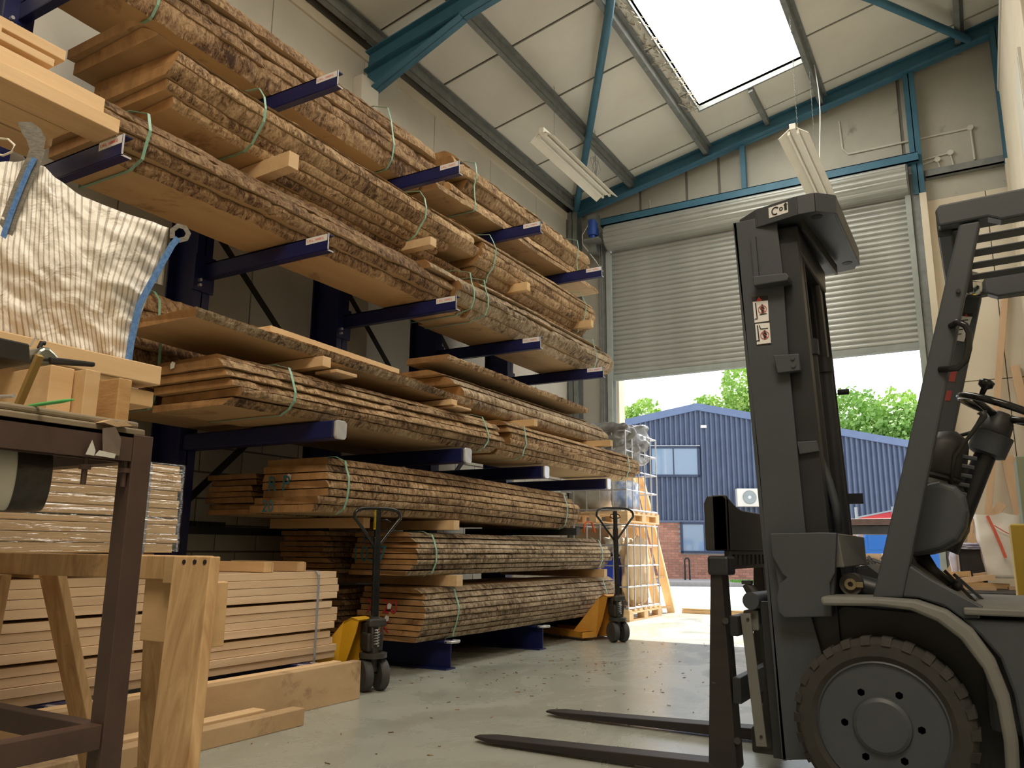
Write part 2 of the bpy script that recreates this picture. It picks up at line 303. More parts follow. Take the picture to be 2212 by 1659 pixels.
# purlins: galvanised Z sections below the boards
for x in (-5.36, -4.38, -3.14, -1.44, 0.33, 2.0):
    z = rz(x); m_ = MB()
    m_.box(x - 0.008, x + 0.008, -6.1, DY - 0.02, z - 0.15, z - 0.01); m_.box(x - 0.06, x + 0.008, -6.1, DY - 0.02, z - 0.155, z - 0.143); m_.box(x - 0.008, x + 0.06, -6.1, DY - 0.02, z - 0.02, z - 0.008)
    struct(m_.build('purlin', mat['grey_steel'], ce))
m_ = MB(); m_.prism([(SX0 - 0.02, rz(SX0) - 0.05), (SX0, rz(SX0) - 0.05), (SX0, rz(SX0) + 0.16), (SX0 - 0.02, rz(SX0) + 0.16)], 'y', SY0, SY1)
m_.prism([(SX1, rz(SX1) - 0.03), (SX1 + 0.02, rz(SX1) - 0.03), (SX1 + 0.02, rz(SX1) + 0.16), (SX1, rz(SX1) + 0.16)], 'y', SY0, SY1)
slab(m_, SX0 - 0.02, SX1 + 0.02, SY1, SY1 + 0.03, -0.06, 0.16); slab(m_, SX0 - 0.02, SX1 + 0.02, SY0 - 0.03, SY0, -0.06, 0.16)
m_.build('rooflight_kerb', mat['grey_steel'], ce)
m_ = MB(); slab(m_, SX0 + 0.001, SX1 - 0.001, SY0 + 0.001, SY1 - 0.001, 0.05, 0.06)
struct(m_.build('window_1', mat['sheet']))
m_ = MB(); slab(m_, -2.26, -2.20, SY1 + 0.05, DY - 0.1, -0.10, -0.01); m_.build('short_noggin', mat['grey_steel'], ce)
# dusty cobweb tatters along the roof light
random.seed(5); m_ = MB()
for k in range(260):
    y = random.uniform(SY0 + 2, SY1); l = random.uniform(0.03, 0.16); x = SX0 - random.uniform(-0.02, 0.17)
    z = rz(x) - random.uniform(-0.02, 0.05)
    m_.tube([(x, y, z), (x + random.uniform(-0.03, 0.07), y + random.uniform(-0.05, 0.05), z - l * 0.3), (x + random.uniform(0, 0.1), y + random.uniform(-0.1, 0.1), z - l * 0.5)], [0.003, 0.008, 0.002], 4)
for k in range(60):
    y = random.uniform(SY0 + 4, SY1); x = SX1 + random.uniform(0.0, 0.05); z = rz(x) - 0.03
    m_.tube([(x, y, z), (x - random.uniform(0, 0.04), y + random.uniform(-0.05, 0.05), z - random.uniform(0.02, 0.07))], [0.006, 0.002], 4)
stuff(m_.build('cobwebs', mat['dust'], ce))

# blue steel frame ------------------------------------------------------
bs = mat['blue_steel']
def ibeam_y(mb, x0, x1, y, wid, off, dep0, dep1):      # rafter running in x; depth dep0 at x0, dep1 at x1
    a0, a1 = rz(x0) - off, rz(x1) - off
    mb.prism([(x0, a0), (x1, a1), (x1, a1 - dep1), (x0, a0 - dep0)], 'y', y - 0.006, y + 0.006)
    mb.prism([(x0, a0), (x1, a1), (x1, a1 - 0.014), (x0, a0 - 0.014)], 'y', y - wid / 2, y + wid / 2)
    mb.prism([(x0, a0 - dep0 + 0.014), (x1, a1 - dep1 + 0.014), (x1, a1 - dep1), (x0, a0 - dep0)], 'y', y - wid / 2, y + wid / 2)
t = thing('portal_frame', 'blue steel portal rafter with tapered haunch above the top rack', 'steel beam', (-2, 6.2, 6.5))
m_ = MB(); ibeam_y(m_, WX + 0.02, RX, 6.2, 0.15, 0.16, 0.24, 0.24); m_.build('rafter', bs, t)
m_ = MB(); ibeam_y(m_, WX + 0.02, -4.25, 6.2, 0.15, 0.38, 0.30, 0.04); m_.build('haunch', bs, t)
t = thing('gable_frame', 'blue sloping steel rafter over the roller shutter', 'steel beam', (-2, 11.35, 6.5))
m_ = MB(); ibeam_y(m_, WX + 0.02, RX, 11.35, 0.16, 0.01, 0.20, 0.20); m_.build('rafter', bs, t)
m_ = MB(); m_.box(-0.40, -0.26, 11.38, 11.40, 5.62, 7.42); m_.box(-0.40, -0.26, 11.46, 11.48, 5.62, 7.42); m_.box(-0.336, -0.324, 11.38, 11.48, 5.62, 7.42); m_.build('post', bs, t)
m_ = MB(); m_.box(-2.67, -2.60, 11.36, 11.46, 6.18, 6.96); m_.build('hanger', bs, t)
m_ = MB(); m_.box(-4.95, -0.30, 11.30, 11.44, 6.06, 6.075); m_.box(-4.95, -0.30, 11.30, 11.315, 6.06, 6.19); m_.box(-4.95, -0.30, 11.30, 11.44, 6.18, 6.192); m_.build('lintel', bs, t)
mb_ = MB()
for z0, z1, mi in ((0, 5.8, 1), (5.8, 7.65, 0)): mb_.box(0.665, 0.80, 11.20, 11.22, z0, z1, mi); mb_.box(0.665, 0.80, 11.38, 11.40, z0, z1, mi); mb_.box(0.727, 0.739, 11.20, 11.40, z0, z1, mi)
tag(mb_.build('steel_column', [bs, mat['cream']]), 'blue steel column in the corner beside the cream upper room', 'steel column')
mb_ = MB(); mb_.box(WX + 0.03, WX + 0.20, 11.25, 11.27, 0, 6.4); mb_.box(WX + 0.03, WX + 0.20, 11.43, 11.45, 0, 6.4); mb_.box(WX + 0.11, WX + 0.122, 11.25, 11.45, 0, 6.4)
tag(mb_.build('steel_column', mat['grey_steel']), 'grey steel column in the corner left of the shutter', 'steel column')
t_ = MB().tube([(-2.52, 6.35, 6.96), (-3.13, 7.48, 6.86), (-5.42, 11.36, 6.42)], 0.052, 14); t_.cyl((-5.42, 11.3, 6.36), (-5.42, 11.36, 6.46), 0.05)
tag(t_.build('brace_tube', bs, None, smooth=0.6), 'blue round brace tube rising from the corner behind the left light', 'brace')
tag(MB().tube([(0.42, 11.25, 7.60), (-0.535, 9.403, 7.33), (-2.3, 6.5, 6.98)], 0.05, 14).build('brace_tube', bs, None, smooth=0.6), 'blue round brace tube running from the right hand corner along the ceiling', 'brace')

# roller shutter --------------------------------------------------------
t = thing('door_1', '', '', (-2.66, 11.45, 0)); del t['label']; del t['category']; struct(t)
XL, XR = -4.82, -0.50; pit = 0.0785
prof = [(0.0, 0.0), (-0.010, 0.008), (-0.016, 0.022), (-0.016, 0.040), (-0.010, 0.056), (0.0, 0.066), (0.004, 0.072), (0.0, 0.0785)]
def slatmesh(z, sc=1.0, y=11.45):
    V = [(x, y + p * sc, z + q) for x in (XL, XR) for p, q in prof]; n = len(prof)
    F = [(i, i + 1, n + i + 1, n + i) for i in range(n - 1)]; return V, F
V, F = slatmesh(3.60); sp = new('slat', V, F, mat['shutter'], t)
s0 = sp.location.copy()
for k in range(1, 29):
    c = sp.copy(); COL.objects.link(c); c.location = s0 + Vector((0, 0, k * pit))
MB().box(XL, XR, 11.435, 11.465, 3.50, 3.60).box(XL, XR, 11.42, 11.48, 3.50, 3.515).build('bottom_rail', mat['guide'], t, 0.003)
for x0, x1 in ((-4.90, -4.81), (-0.51, -0.43)):
    MB().box(x0, x1, 11.36, 11.375, 0, 5.62).box(x0 if x0 < -1 else x1 - 0.012, x0 + 0.012 if x0 < -1 else x1, 11.36, 11.52, 0, 5.62).box(x0, x1, 11.505, 11.52, 0, 5.62).build('guide_rail', mat['guide'], t, 0.003)
MB().box(-0.43, -0.335, 11.40, 11.55, 0, 5.75).build('guide_post', mat['grey_steel'], t, 0.004)
MB().box(-0.335, -0.25, 11.36, 11.55, 0, 5.62).build('cream_post', mat['cream'], t, 0.004)
MB().box(-5.05, -4.90, 11.42, 11.58, 0, 6.0).build('guide_post', mat['grey_steel'], t, 0.004)
# rolled curtain over the opening: ribbed drum front
hp = [(11.40, 5.64), (11.30, 5.66), (11.22, 5.72), (11.17, 5.80), (11.16, 5.88), (11.19, 5.96), (11.26, 6.02), (11.34, 6.05)]
q = []
for (y0, z0), (y1, z1) in zip(hp[:-1], hp[1:]):
    dy, dz = y1 - y0, z1 - z0; ln = math.hypot(dy, dz); ny, nz = -dz / ln, dy / ln
    for s_ in (0.0, 0.15, 0.35, 0.65, 0.85): q.append((y0 + dy * s_ - abs(0.030 * math.sin(PI * s_)) * (1 if ny < 0 else 1), z0 + dz * s_))
q.append(hp[-1])
V = [(x, a, b) for x in (-4.84, -0.46) for a, b in q]; n = len(q)
new('curtain_roll', V, [(i, i + 1, n + i + 1, n + i) for i in range(n - 1)], mat['shutter'], t)
MB().prism([(a, b) for a, b in hp] + [(11.5, 6.05), (11.5, 5.64)], 'x', -4.86, -4.84).build('end_plate', mat['grey_steel'], t)
MB().prism([(a, b) for a, b in hp] + [(11.5, 6.05), (11.5, 5.64)], 'x', -0.46, -0.44).build('end_plate', mat['grey_steel'], t)
mat['motor'] = M('motor_blue', (0.02, 0.08, 0.42), (0.03, 0.12, 0.55), 6, rough=0.35)
mo = thing('shutter_motor', 'bright blue shutter motor at the left end of the roller', 'motor', (-5.02, 11.15, 5.75))
MB().cyl((-5.02, 11.16, 5.86), (-5.02, 11.16, 6.12), 0.075, n=18).cyl((-5.02, 11.16, 5.80), (-5.02, 11.16, 5.86), 0.05).box(-5.10, -4.95, 11.12, 11.24, 5.88, 6.0).build('motor_body', mat['motor'], mo, 0.006)
MB().box(-5.16, -4.88, 11.06, 11.30, 5.76, 5.79).box(-5.12, -5.0, 11.2, 11.42, 5.6, 5.78).build('motor_bracket', mat['grey_steel'], mo, 0.004)
MB().cyl((-5.1, 11.2, 6.16), (-4.94, 11.2, 6.16), 0.09, n=18).build('gearbox', mat['grey_steel'], mo)
MB().tube([(-5.06, 11.14, 6.1), (-5.2, 11.14, 5.9), (-5.2, 11.16, 5.75), (-5.05, 11.3, 5.5), (-4.93, 11.34, 5.3)], 0.008, 6).build('cable', mat['white'], mo)
MB().tube([(-4.93, 11.3, 5.8), (-4.93, 11.32, 2.0)], 0.006, 5).tube([(-4.97, 11.3, 5.8), (-4.97, 11.32, 2.0)], 0.006, 5).build('hand_chain', mat['grey_steel'], mo)

# cream upper room on the right, seen edge on
t = thing('upper_room', 'cream panelled upper room rising along the right edge', 'mezzanine', (2.1, 9.5, 2.6))
MB().box(0.715, RX, 7.4, DY - 0.42, 2.6, 6.72).build('wall_carcass', mat['cream'], t, 0.01)
for k in range(4):
    MB().box(0.69, 0.715, 7.42 + k * 0.935, 8.34 + k * 0.935, 2.62, 6.70).build('panel', mat['cream'], t, 0.006)
MB().box(0.675, 0.75, 7.4, DY - 0.42, 6.72, 6.80).build('top_trim', mat['wallpaint'], t, 0.006)
MB().box(0.665, 0.69, 7.9, 8.7, 4.4, 5.4).box(0.66, 0.665, 7.96, 8.64, 4.46, 5.34).build('window_frame', mat['wallpaint'], t, 0.004)
MB().box(0.55, 1.6, 7.2, 7.4, 6.50, 6.53).build('tan_shelf', mat['bearer'], t)
MB().box(0.60, 0.63, 7.2, 7.4, 6.28, 6.5).build('shelf_bracket', mat['grey_steel'], t)

# fluorescent lights on chains -------------------------------------------
mat['lamp_white'] = M('lamp_enamel', (0.78, 0.74, 0.64), (0.86, 0.82, 0.72), 5, rough=0.45)
mat['tube'] = M('glass_tube', (0.86, 0.85, 0.8), rough=0.25)
def light(x, y0, y1, z, label):
    t = thing('strip_light', label, 'light', (x, (y0 + y1) / 2, z), 'twin tube strip lights on chains')
    MB().box(x - 0.035, x + 0.035, y0, y1, z + 0.03, z + 0.10).build('spine', mat['lamp_white'], t, 0.004)
    for s in (-1, 1):
        MB().prism([(x + s * 0.035, z + 0.045), (x + s * 0.16, z - 0.045), (x + s * 0.165, z - 0.04), (x + s * 0.04, z + 0.055)], 'y', y0 + 0.02, y1 - 0.02).build('reflector', mat['lamp_white'], t)
        tb = MB().cyl((x + s * 0.05, y0 + 0.06, z - 0.005), (x + s * 0.05, y1 - 0.06, z - 0.005), 0.013, n=12)
        tb.build('lamp_tube', mat['tube'], t, smooth=0.6)
        for yy in (y0 + 0.03, y1 - 0.06): MB().box(x + s * 0.05 - 0.014, x + s * 0.05 + 0.014, yy, yy + 0.03, z - 0.02, z + 0.03).build('lamp_holder', mat['lamp_white'], t)
    for yy in (y0 + 0.35, y1 - 0.4):
        zz = z + 0.10; m_ = MB(); k = 0
        while zz < rz(x) - 0.16:
            m_.tube([(x + (0.006 if k % 2 else 0), yy + (0 if k % 2 else 0.006), zz), (x - (0.006 if k % 2 else 0), yy - (0 if k % 2 else 0.006), zz + 0.02), (x, yy, zz + 0.038)], 0.003, 4); zz += 0.034; k += 1
        m_.build('chain', mat['grey_steel'], t)
    return t
light(-4.20, 7.85, 9.85, 5.82, 'cream twin tube strip light hanging beside the blue brace tube')
t = light(-1.45, 8.72, 10.72, 5.54, 'cream twin tube strip light hanging behind the forklift mast')
pts = [(-1.4 + 0.03 * math.sin(z * 3), 10.45, z) for z in [7.35 - 0.18 * k for k in range(10)]] + [(-1.44, 10.3, 5.68)]
MB().tube(pts, 0.007, 6).build('cable', mat['white'], t)
m_ = MB(); random.seed(2)
pp = [(-4.2 + 0.07 * math.cos(k * 1.3) * (0.5 + 0.5 * math.sin(k)), 9.44 + 0.06 * math.sin(k * 1.9), 6.05 + 0.2 * math.sin(k * 0.9)) for k in range(22)]
m_.tube(pp, 0.004, 5); tag(m_.build('looped_flex', mat['grey_steel']), 'thin flex tangled round the chain of the left strip light', 'cable')
# ------------------------------------------------------------------ cantilever rack
RK = 'cantilever rack uprights and their arms'
UY = [2.25, 3.76, 5.29, 6.78, 8.31]
where = ['half hidden behind the striped bag', 'second from the left', 'in the middle of the run', 'second from the right', 'nearest the shutter']
m_lab = mat['white']
for i, y in enumerate(UY):
    t = thing('rack_upright', 'dark blue cantilever rack upright with its arms, ' + where[i], 'rack', (-5.03, y, 0))
    m_ = MB(); m_.box(-5.20, -5.185, y - 0.07, y + 0.07, 0, 4.55); m_.box(-4.885, -4.87, y - 0.07, y + 0.07, 0, 4.55); m_.box(-5.20, -4.87, y - 0.005, y + 0.005, 0, 4.55)
    m_.build('column', mat['blue'], t)
    m_ = MB(); m_.box(-5.22, -3.60, y - 0.065, y + 0.065, 0, 0.012); m_.box(-5.22, -3.60, y - 0.004, y + 0.004, 0, 0.21); m_.box(-5.22, -3.60, y - 0.065, y + 0.065, 0.198, 0.21)
    m_.build('base_beam', mat['blue'], t)
    MB().tube([(-3.62, y - 0.055, 0.205), (-3.56, y - 0.05, 0.207), (-3.535, y, 0.207), (-3.56, y + 0.05, 0.207), (-3.62, y + 0.055, 0.205)], 0.011, 8).build('base_handle', mat['silver'], t, smooth=0.8)
    for zc, tip, kind in ((4.13, -3.63, 0), (2.91, -3.63, 0), (1.62, (-3.36, -3.42, -3.47, -3.55, -3.57)[i], 1)):
        if kind == 0:
            m_ = MB(); m_.box(-4.87, tip, y - 0.004, y + 0.004, zc - 0.055, zc + 0.06)
            m_.box(-4.87, tip, y - 0.004, y + 0.05, zc + 0.052, zc + 0.06); m_.box(-4.87, tip, y - 0.004, y + 0.05, zc - 0.06, zc - 0.052)
            a = m_.build('arm', mat['blue'], t)
            MB().box(tip, tip + 0.002, y - 0.005, y + 0.005, zc - 0.058, zc + 0.062).box(tip, tip + 0.002, y - 0.005, y + 0.052, zc - 0.061, zc - 0.051).build('worn_edge', mat['blue_edge'], a)
            lb = box('load_label', tip - 0.20, tip - 0.006, y - 0.0055, y - 0.004, zc + 0.012, zc + 0.058, m_lab, a)
            text('load_print', 'S.W.L. 1000KG', mat['red'], a, 0.024, (tip - 0.19, y - 0.006, zc + 0.026), (1, 0, 0), (0, 0, 1))
            MB().box(-4.875, -4.855, y - 0.09, y + 0.09, zc - 0.16, zc + 0.12).build('arm_plate', mat['blue'], t)
            for dz in (-0.12, -0.08): MB().cyl((-4.87, y - 0.045, zc + dz), (-4.83, y - 0.045, zc + dz), 0.012, n=8).build('bolt', mat['silver'], t)
        else:
            m_ = MB(); m_.prism([(y - 0.05, zc - 0.055), (y + 0.05, zc - 0.055), (y + 0.05, zc + 0.06), (y - 0.05, zc + 0.06)], 'x', -4.87, tip - 0.03)
            a = m_.build('arm', mat['blue'], t, 0.012)
            MB().prism([(y - 0.052, zc - 0.04), (y - 0.035, zc - 0.057), (y + 0.035, zc - 0.057), (y + 0.052, zc - 0.04), (y + 0.052, zc + 0.045), (y + 0.035, zc + 0.062), (y - 0.035, zc + 0.062), (y - 0.052, zc + 0.045)], 'x', tip - 0.028, tip - 0.006).build('end_cap', mat['silver'], a, 0.006)
    if i < 4:
        y2 = UY[i + 1]
        m_ = MB()
        m_.bar((-5.17, y + 0.07, 1.02), (-5.17, y2 - 0.07, 1.02), 0.04, 0.06)
        m_.bar((-5.17, y + 0.07, 1.05), (-5.17, y2 - 0.07, 2.35), 0.012, 0.055); m_.bar((-5.16, y + 0.07, 3.6), (-5.16, y2 - 0.07, 2.4), 0.012, 0.055)
        m_.bar((-5.17, y + 0.07, 3.62), (-5.17, y2 - 0.07, 3.62), 0.04, 0.06)
        m_.build('cross_brace', mat['ink'], t)

# ------------------------------------------------------------------ waney edged boards
def lerp(tab, y):
    if isinstance(tab, (int, float)): return tab
    if y <= tab[0][0]: return tab[0][1]
    for (a, b), (c, d) in zip(tab[:-1], tab[1:]):
        if y <= c: return b + (d - b) * (y - a) / (c - a)
    return tab[-1][1]
def board(parent, y0, y1, z0, th, xf0, xf1, xb, seed, mats, rag=1.0, zc=0.0, step=0.045, name='board', bow=0.0, bulge=0.0):
    n = max(6, int((y1 - y0) / step)); rnd = random.Random(seed); V = []; F = []; MI = []
    K = 6
    ph = rnd.uniform(0, 100); skew = rnd.uniform(-0.03, 0.03)
    rows = []
    for i in range(n + 1):
        y = y0 + (y1 - y0) * i / n; zz = z0 + lerp(zc, y) + 0.004 * noise.noise((y * 1.1, seed, 0))
        low = 0.020 * noise.noise((y * 0.9 + ph, seed * 1.7, 0)) + 0.010 * noise.noise((y * 3.5 + ph, seed, 5))
        notch = 0.007 * noise.noise((y * 14 + ph, seed, 9)) - (0.010 if noise.noise((y * 11, seed, 3)) > 0.33 else 0)
        endt = min(i, n - i) * (y1 - y0) / n
        row = []
        row.append((xb - 0.012 * noise.noise((y * 4, seed, 1)), y, zz))
        for k in range(K):
            s = k / (K - 1)
            x = xf0 + (xf1 - xf0) * s + bulge * math.sin(PI * s) + (low + notch) * rag + 0.0055 * rag * noise.noise((y * 30, k * 2.3, seed)) + bow * ((y - (y0 + y1) / 2) / (y1 - y0)) ** 2
            dz = 0.003 * rag * noise.noise((y * 17, k * 1.1, seed + 9)) if 0 < k < K - 1 else 0.0025 * rag * noise.noise((y * 24, k, seed))
            yy = y + (skew * s if i in (0, n) else 0)
            row.append((x, yy, zz + th * s + dz))
        row.append((xb - 0.012 * noise.noise((y * 4, seed, 2)), y, zz + th))
        rows.append(row)
    R_ = K + 2
    for r_ in rows: V += r_
    for i in range(n):
        a = i * R_; b = a + R_
        for k in range(R_):
            k2 = (k + 1) % R_
            F.append((a + k, a + k2, b + k2, b + k)); MI.append(1 if 1 <= k < K else (1 if k == R_ - 1 else 0))
    F.append(tuple(range(R_))); MI.append(2); F.append(tuple(n * R_ + k for k in range(R_ - 1, -1, -1))); MI.append(2)
    o = new(name, V, F, mats, parent, mi=MI); return o
def strap(parent, y, prof, m='strap', wid=0.018, lean=0.0, name='strap'):   # prof: closed loop of (x, z)
    n = len(prof); V = []; F = []
    cx = sum(p[0] for p in prof) / n; cz = sum(p[1] for p in prof) / n
    for j, (x, z) in enumerate(prof):
        yy = y + lean * (z - prof[0][1])
        d = Vector((x - cx, 0, z - cz)).normalized() * 0.0025
        for s in (-wid / 2, wid / 2): V.append((x, yy + s, z))
        for s in (-wid / 2, wid / 2): V.append((x + d.x, yy + s, z + d.z))
    for j in range(n):
        a = 4 * j; b = 4 * ((j + 1) % n)
        F += [(a, a + 1, b + 1, b), (a + 2, b + 2, b + 3, a + 3), (a, b, b + 2, a + 2), (a + 1, a + 3, b + 3, b + 1)]
    return new(name, V, F, mat[m], parent)
BN = 0
def pack(name, label, y0, y1, z0, ths, xf, xb, seed, barkm='bark', dy=None, dy1=None, straps=(), zc=0.0, rag=1.0, gap=0.007, group=None, lean=0.0, bow=0.0, bulge=0.006, cat='timber stack', sm='strap'):
    """xf: list of n+1 front x at the seams"""
    t = thing(name, label, cat, ((xf[0] + (min(xb) if isinstance(xb, (list, tuple)) else xb)) / 2, (y0 + y1) / 2, z0), group)
    z = z0; rnd = random.Random(seed)
    ms = [mat['face'], mat[barkm], mat['end']]
    fr = []
    for i, th in enumerate(ths):
        a = y0 + (dy[i] if dy else rnd.uniform(-0.04, 0.05)); b = y1 + (dy1[i] if dy1 else rnd.uniform(-0.07, 0.05))
        j = rnd.uniform(-0.012, 0.012) * rag
        f0 = xf[i] + j; f1 = xf[i + 1] + j - rnd.uniform(0.004, 0.020) * rag
        xbb = (xb[i] if isinstance(xb, (list, tuple)) else xb + rnd.uniform(-0.02, 0.02))
        board(t, a, b, z + gap / 2, th - gap, f0, f1, xbb, seed * 10 + i, ms, rag, zc, bow=bow, bulge=bulge)
        fr += [(max(f0, f1), z + th * 0.5)]
        z += th
    xbb = min(xb) if isinstance(xb, (list, tuple)) else xb
    for s in straps:
        zz = lerp(zc, s); e = 0.022
        prof = [(xbb - e, z0 + zz - 0.004), (xf[0] - 0.01, z0 + zz - 0.006), (xf[0] + e * 0.7, z0 + zz + 0.008)] + [(max(fr[k][0], (fr[k - 1][0] + fr[min(k + 1, len(fr) - 1)][0]) / 2) + e, fr[k][1] + zz) for k in range(len(fr))] + [(xf[-1] + e * 0.7, z + zz - 0.004), (xf[-1] - 0.01, z + zz + 0.006), (xbb - e, z + zz + 0.006)]
        strap(t, s, prof, sm, lean=lean)
    return t
pack_s = {}
# top tier
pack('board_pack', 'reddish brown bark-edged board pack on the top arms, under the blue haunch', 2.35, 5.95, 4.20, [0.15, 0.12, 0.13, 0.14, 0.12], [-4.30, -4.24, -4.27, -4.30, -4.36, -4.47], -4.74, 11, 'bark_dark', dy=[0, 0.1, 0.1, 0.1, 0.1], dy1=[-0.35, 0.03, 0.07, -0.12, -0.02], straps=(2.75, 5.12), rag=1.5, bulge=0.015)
pack('board_pack', 'bark-edged board pack on the top arms, at the end nearest the shutter', 5.62, 9.0, 4.20, [0.10, 0.10, 0.12, 0.13, 0.12], [-4.10, -4.14, -4.18, -4.10, -4.12, -4.26], -4.58, 12, 'bark', dy=[0.05, 0.3, 0.55, 0.3, 0.35], dy1=[0.28, -0.05, 0.1, 0.0, -0.25], straps=(6.25, 8.62), rag=1.4, bulge=0.014)
# middle tier on the arms
pack('board_pack', 'long board pack with shaggy bark, lying on the middle arms beside the pale beams', 2.20, 5.85, 2.975, [0.075, 0.075, 0.10, 0.12], [-3.96, -3.90, -3.86, -3.90, -4.02], -4.42, 21, 'bark_dark', dy=[0.25, 0.1, 0.06, 0.0], dy1=[0.1, -0.15, 0.0, -0.2], straps=(2.52,), rag=1.7, bulge=0.014)
pack('board_pack', 'grey barked board pack on the middle arms, projecting past the rack end', 5.55, 8.95, 2.975, [0.075, 0.09, 0.085, 0.085, 0.09], [-3.96, -3.88, -3.80, -3.82, -3.86, -3.97], -4.46, 22, 'bark_grey', dy=[0.35, 0.02, 0.05, -0.35, 0.5], dy1=[-0.05, 0.1, 0.02, 0.05, -0.12], straps=(5.78, 6.02, 8.45), rag=1.5, bulge=0.014)
# log-shaped pack above, in two lengths, on short bearers
pack('log_pack', 'log sawn through into boards, its boards fanned open at the left end', 2.66, 6.05, 3.49, [0.062, 0.062, 0.085, 0.10, 0.085, 0.07], [-4.03, -3.99, -3.95, -3.88, -3.90, -4.02, -4.17], [-4.45, -4.5, -4.6, -4.7, -4.75, -4.75], 31, 'bark', dy=[0.12, 0.04, 0.0, 0.02, -0.10, -0.15], dy1=[-0.5, -0.4, 0.0, -0.1, -0.25, -0.35], straps=(3.35, 5.15), rag=1.0, zc=[(2.6, 0.03), (3.2, 0.0), (6, 0.0)], bulge=0.012)
pack('log_pack', 'lower half of a sawn log, dark hewn bark, tucked under the fanned boards', 3.66, 6.4, 3.362, [0.062, 0.062], [-4.16, -4.09, -4.05], -4.5, 32, 'bark_dark', rag=1.0, bulge=0.012)
pack('log_pack', 'rounded sawn log pack with holed bark, above the grey barked boards', 6.12, 8.72, 3.42, [0.06, 0.075, 0.085, 0.09, 0.09, 0.085, 0.07], [-4.12, -4.05, -3.98, -3.93, -3.90, -3.94, -4.02, -4.15], -4.62, 33, 'bark', dy=[0.5, 0.0, -0.05, 0, 0.05, -0.3, -0.35], dy1=[-0.1, -0.05, 0, 0.02, -0.03, 0.0, -0.1], straps=(6.32, 8.4), rag=1.0, bulge=0.012)
BG = 'bearers between the timber packs'
def bearer(y, x0, x1, z0, z1, w, label, m='bearer', rot=0.0):
    b = MB(); b.bar((x0, y + rot, (z0 + z1) / 2), (x1, y, (z0 + z1) / 2), w, z1 - z0)
    return tag(b.build('timber_bearer', mat[m], None, 0.003), label, 'bearer', None)
bearer(3.53, -4.6, -3.76, 3.375, 3.487, 0.085, 'square bearer end jutting out below the fanned log boards', 'pine', 0.05)
bearer(5.18, -4.14, -3.80, 3.40, 3.475, 0.085, 'bearer end jutting out at the lower right of the fanned log pack', 'pine')
bearer(6.84, -4.14, -3.80, 3.49, 3.575, 0.07, 'brown bearer end against the rounded log pack, left of its middle', 'bearer')
bearer(8.40, -4.14, -3.80, 3.49, 3.575, 0.07, 'brown bearer end against the right end of the rounded log pack', 'bearer')
# pale planed beams on the middle arms, top left
def planks(name, label, rows, mname='pine', cat='timber stack', group=None, bev=0.003, straps=(), sm='strap_grey', base=None):
    ys = [r_[2] for r_ in rows]; t = thing(name, label, cat, base or ((rows[0][0] + rows[0][1]) / 2, (min(ys) + max(r_[3] for r_ in rows)) / 2, min(r_[4] for r_ in rows)), group)
    for r_ in rows: box('plank', *r_[:6], mat[r_[6] if len(r_) > 6 else mname], t, bev)
    return t
planks('beam_stack', 'pale planed square beams stacked on the middle arms, upper left corner', [(-3.86, -3.66, 0.5, 2.24, 2.975, 3.05), (-4.08, -3.87, 0.5, 2.10, 2.975, 3.05), (-3.90, -3.68, 0.5, 2.16, 3.052, 3.135), (-4.12, -3.91, 0.5, 2.05, 3.052, 3.135), (-4.34, -4.10, 0.5, 2.15, 2.975, 3.05)], base=(-4, 1.4, 2.97))
planks('beam_stack', 'two thin pale boards on stickers above the pale beams, upper left corner', [(-3.92, -3.70, 0.5, 1.90, 3.175, 3.215), (-3.90, -3.74, 0.5, 1.97, 3.26, 3.315), (-3.90, -3.72, 1.60, 1.66, 3.216, 3.259)], base=(-3.8, 1.2, 3.17))
bearer(1.5, -4.3, -3.72, 3.136, 3.174, 0.05, 'thin sticker under the two pale boards, upper left corner', 'pine')

# third tier on round-nosed arms
pack('board_pack', 'pack of thick boards with wavy sawn ends on the round-nosed arms', 2.98, 5.92, 1.685, [0.05, 0.05, 0.052, 0.052, 0.054, 0.05], [-3.60, -3.55, -3.52, -3.55, -3.57, -3.60, -3.66], -4.22, 41, 'bark', dy=[0.02, 0.06, 0.0, -0.03, -0.05, 0.03], dy1=[-0.1, 0.03, 0.0, -0.05, -0.02, -0.12], straps=(3.42, 5.62), rag=1.35, zc=[(2.9, -0.01), (3.6, 0.0), (4.4, 0.005), (6, 0.02)])
pack('board_pack', 'even pack of six bark-edged boards on the round-nosed arms, reaching past the rack end', 6.02, 9.15, 1.70, [0.05, 0.052, 0.056, 0.056, 0.056, 0.05], [-3.62, -3.58, -3.55, -3.53, -3.53, -3.56, -3.62], -4.15, 42, 'bark', dy=[-0.12, 0.0, 0.04, 0.06, 0.0, -0.03], dy1=[-0.25, -0.05, 0.03, 0.0, 0.02, -0.1], straps=(6.28, 8.75), rag=1.1)
pack('wide_board', 'single wide board with a pale underside, raised over the wavy-ended pack', 2.80, 5.50, 2.105, [0.052], [-3.62, -3.57], -4.28, 43, 'bark_grey', rag=1.0, zc=[(2.8, 0.02), (3.7, 0.0), (5.5, -0.04)], cat='board')
pack('offcut_board', 'short clean pale slab lying on the raised wide board', 3.46, 4.98, 2.17, [0.04], [-3.74, -3.70], -3.98, 44, 'bark', rag=0.8, zc=[(3.4, 0.0), (5, -0.03)], cat='board')
o = box('pale_batten', -3.93, -3.77, 3.44, 4.75, 2.217, 2.257, mat['pine'], None, 0.002); o.rotation_euler.x = -0.018; tag(o, 'pale planed batten on top of the short slab', 'board')
bearer(3.74, -4.2, -3.56, 2.036, 2.104, 0.075, 'short bearer below the wide raised board, at its left part', 'pine')
bearer(5.20, -4.2, -3.56, 2.020, 2.064, 0.075, 'bearer at the right end of the raised wide board', 'pine')
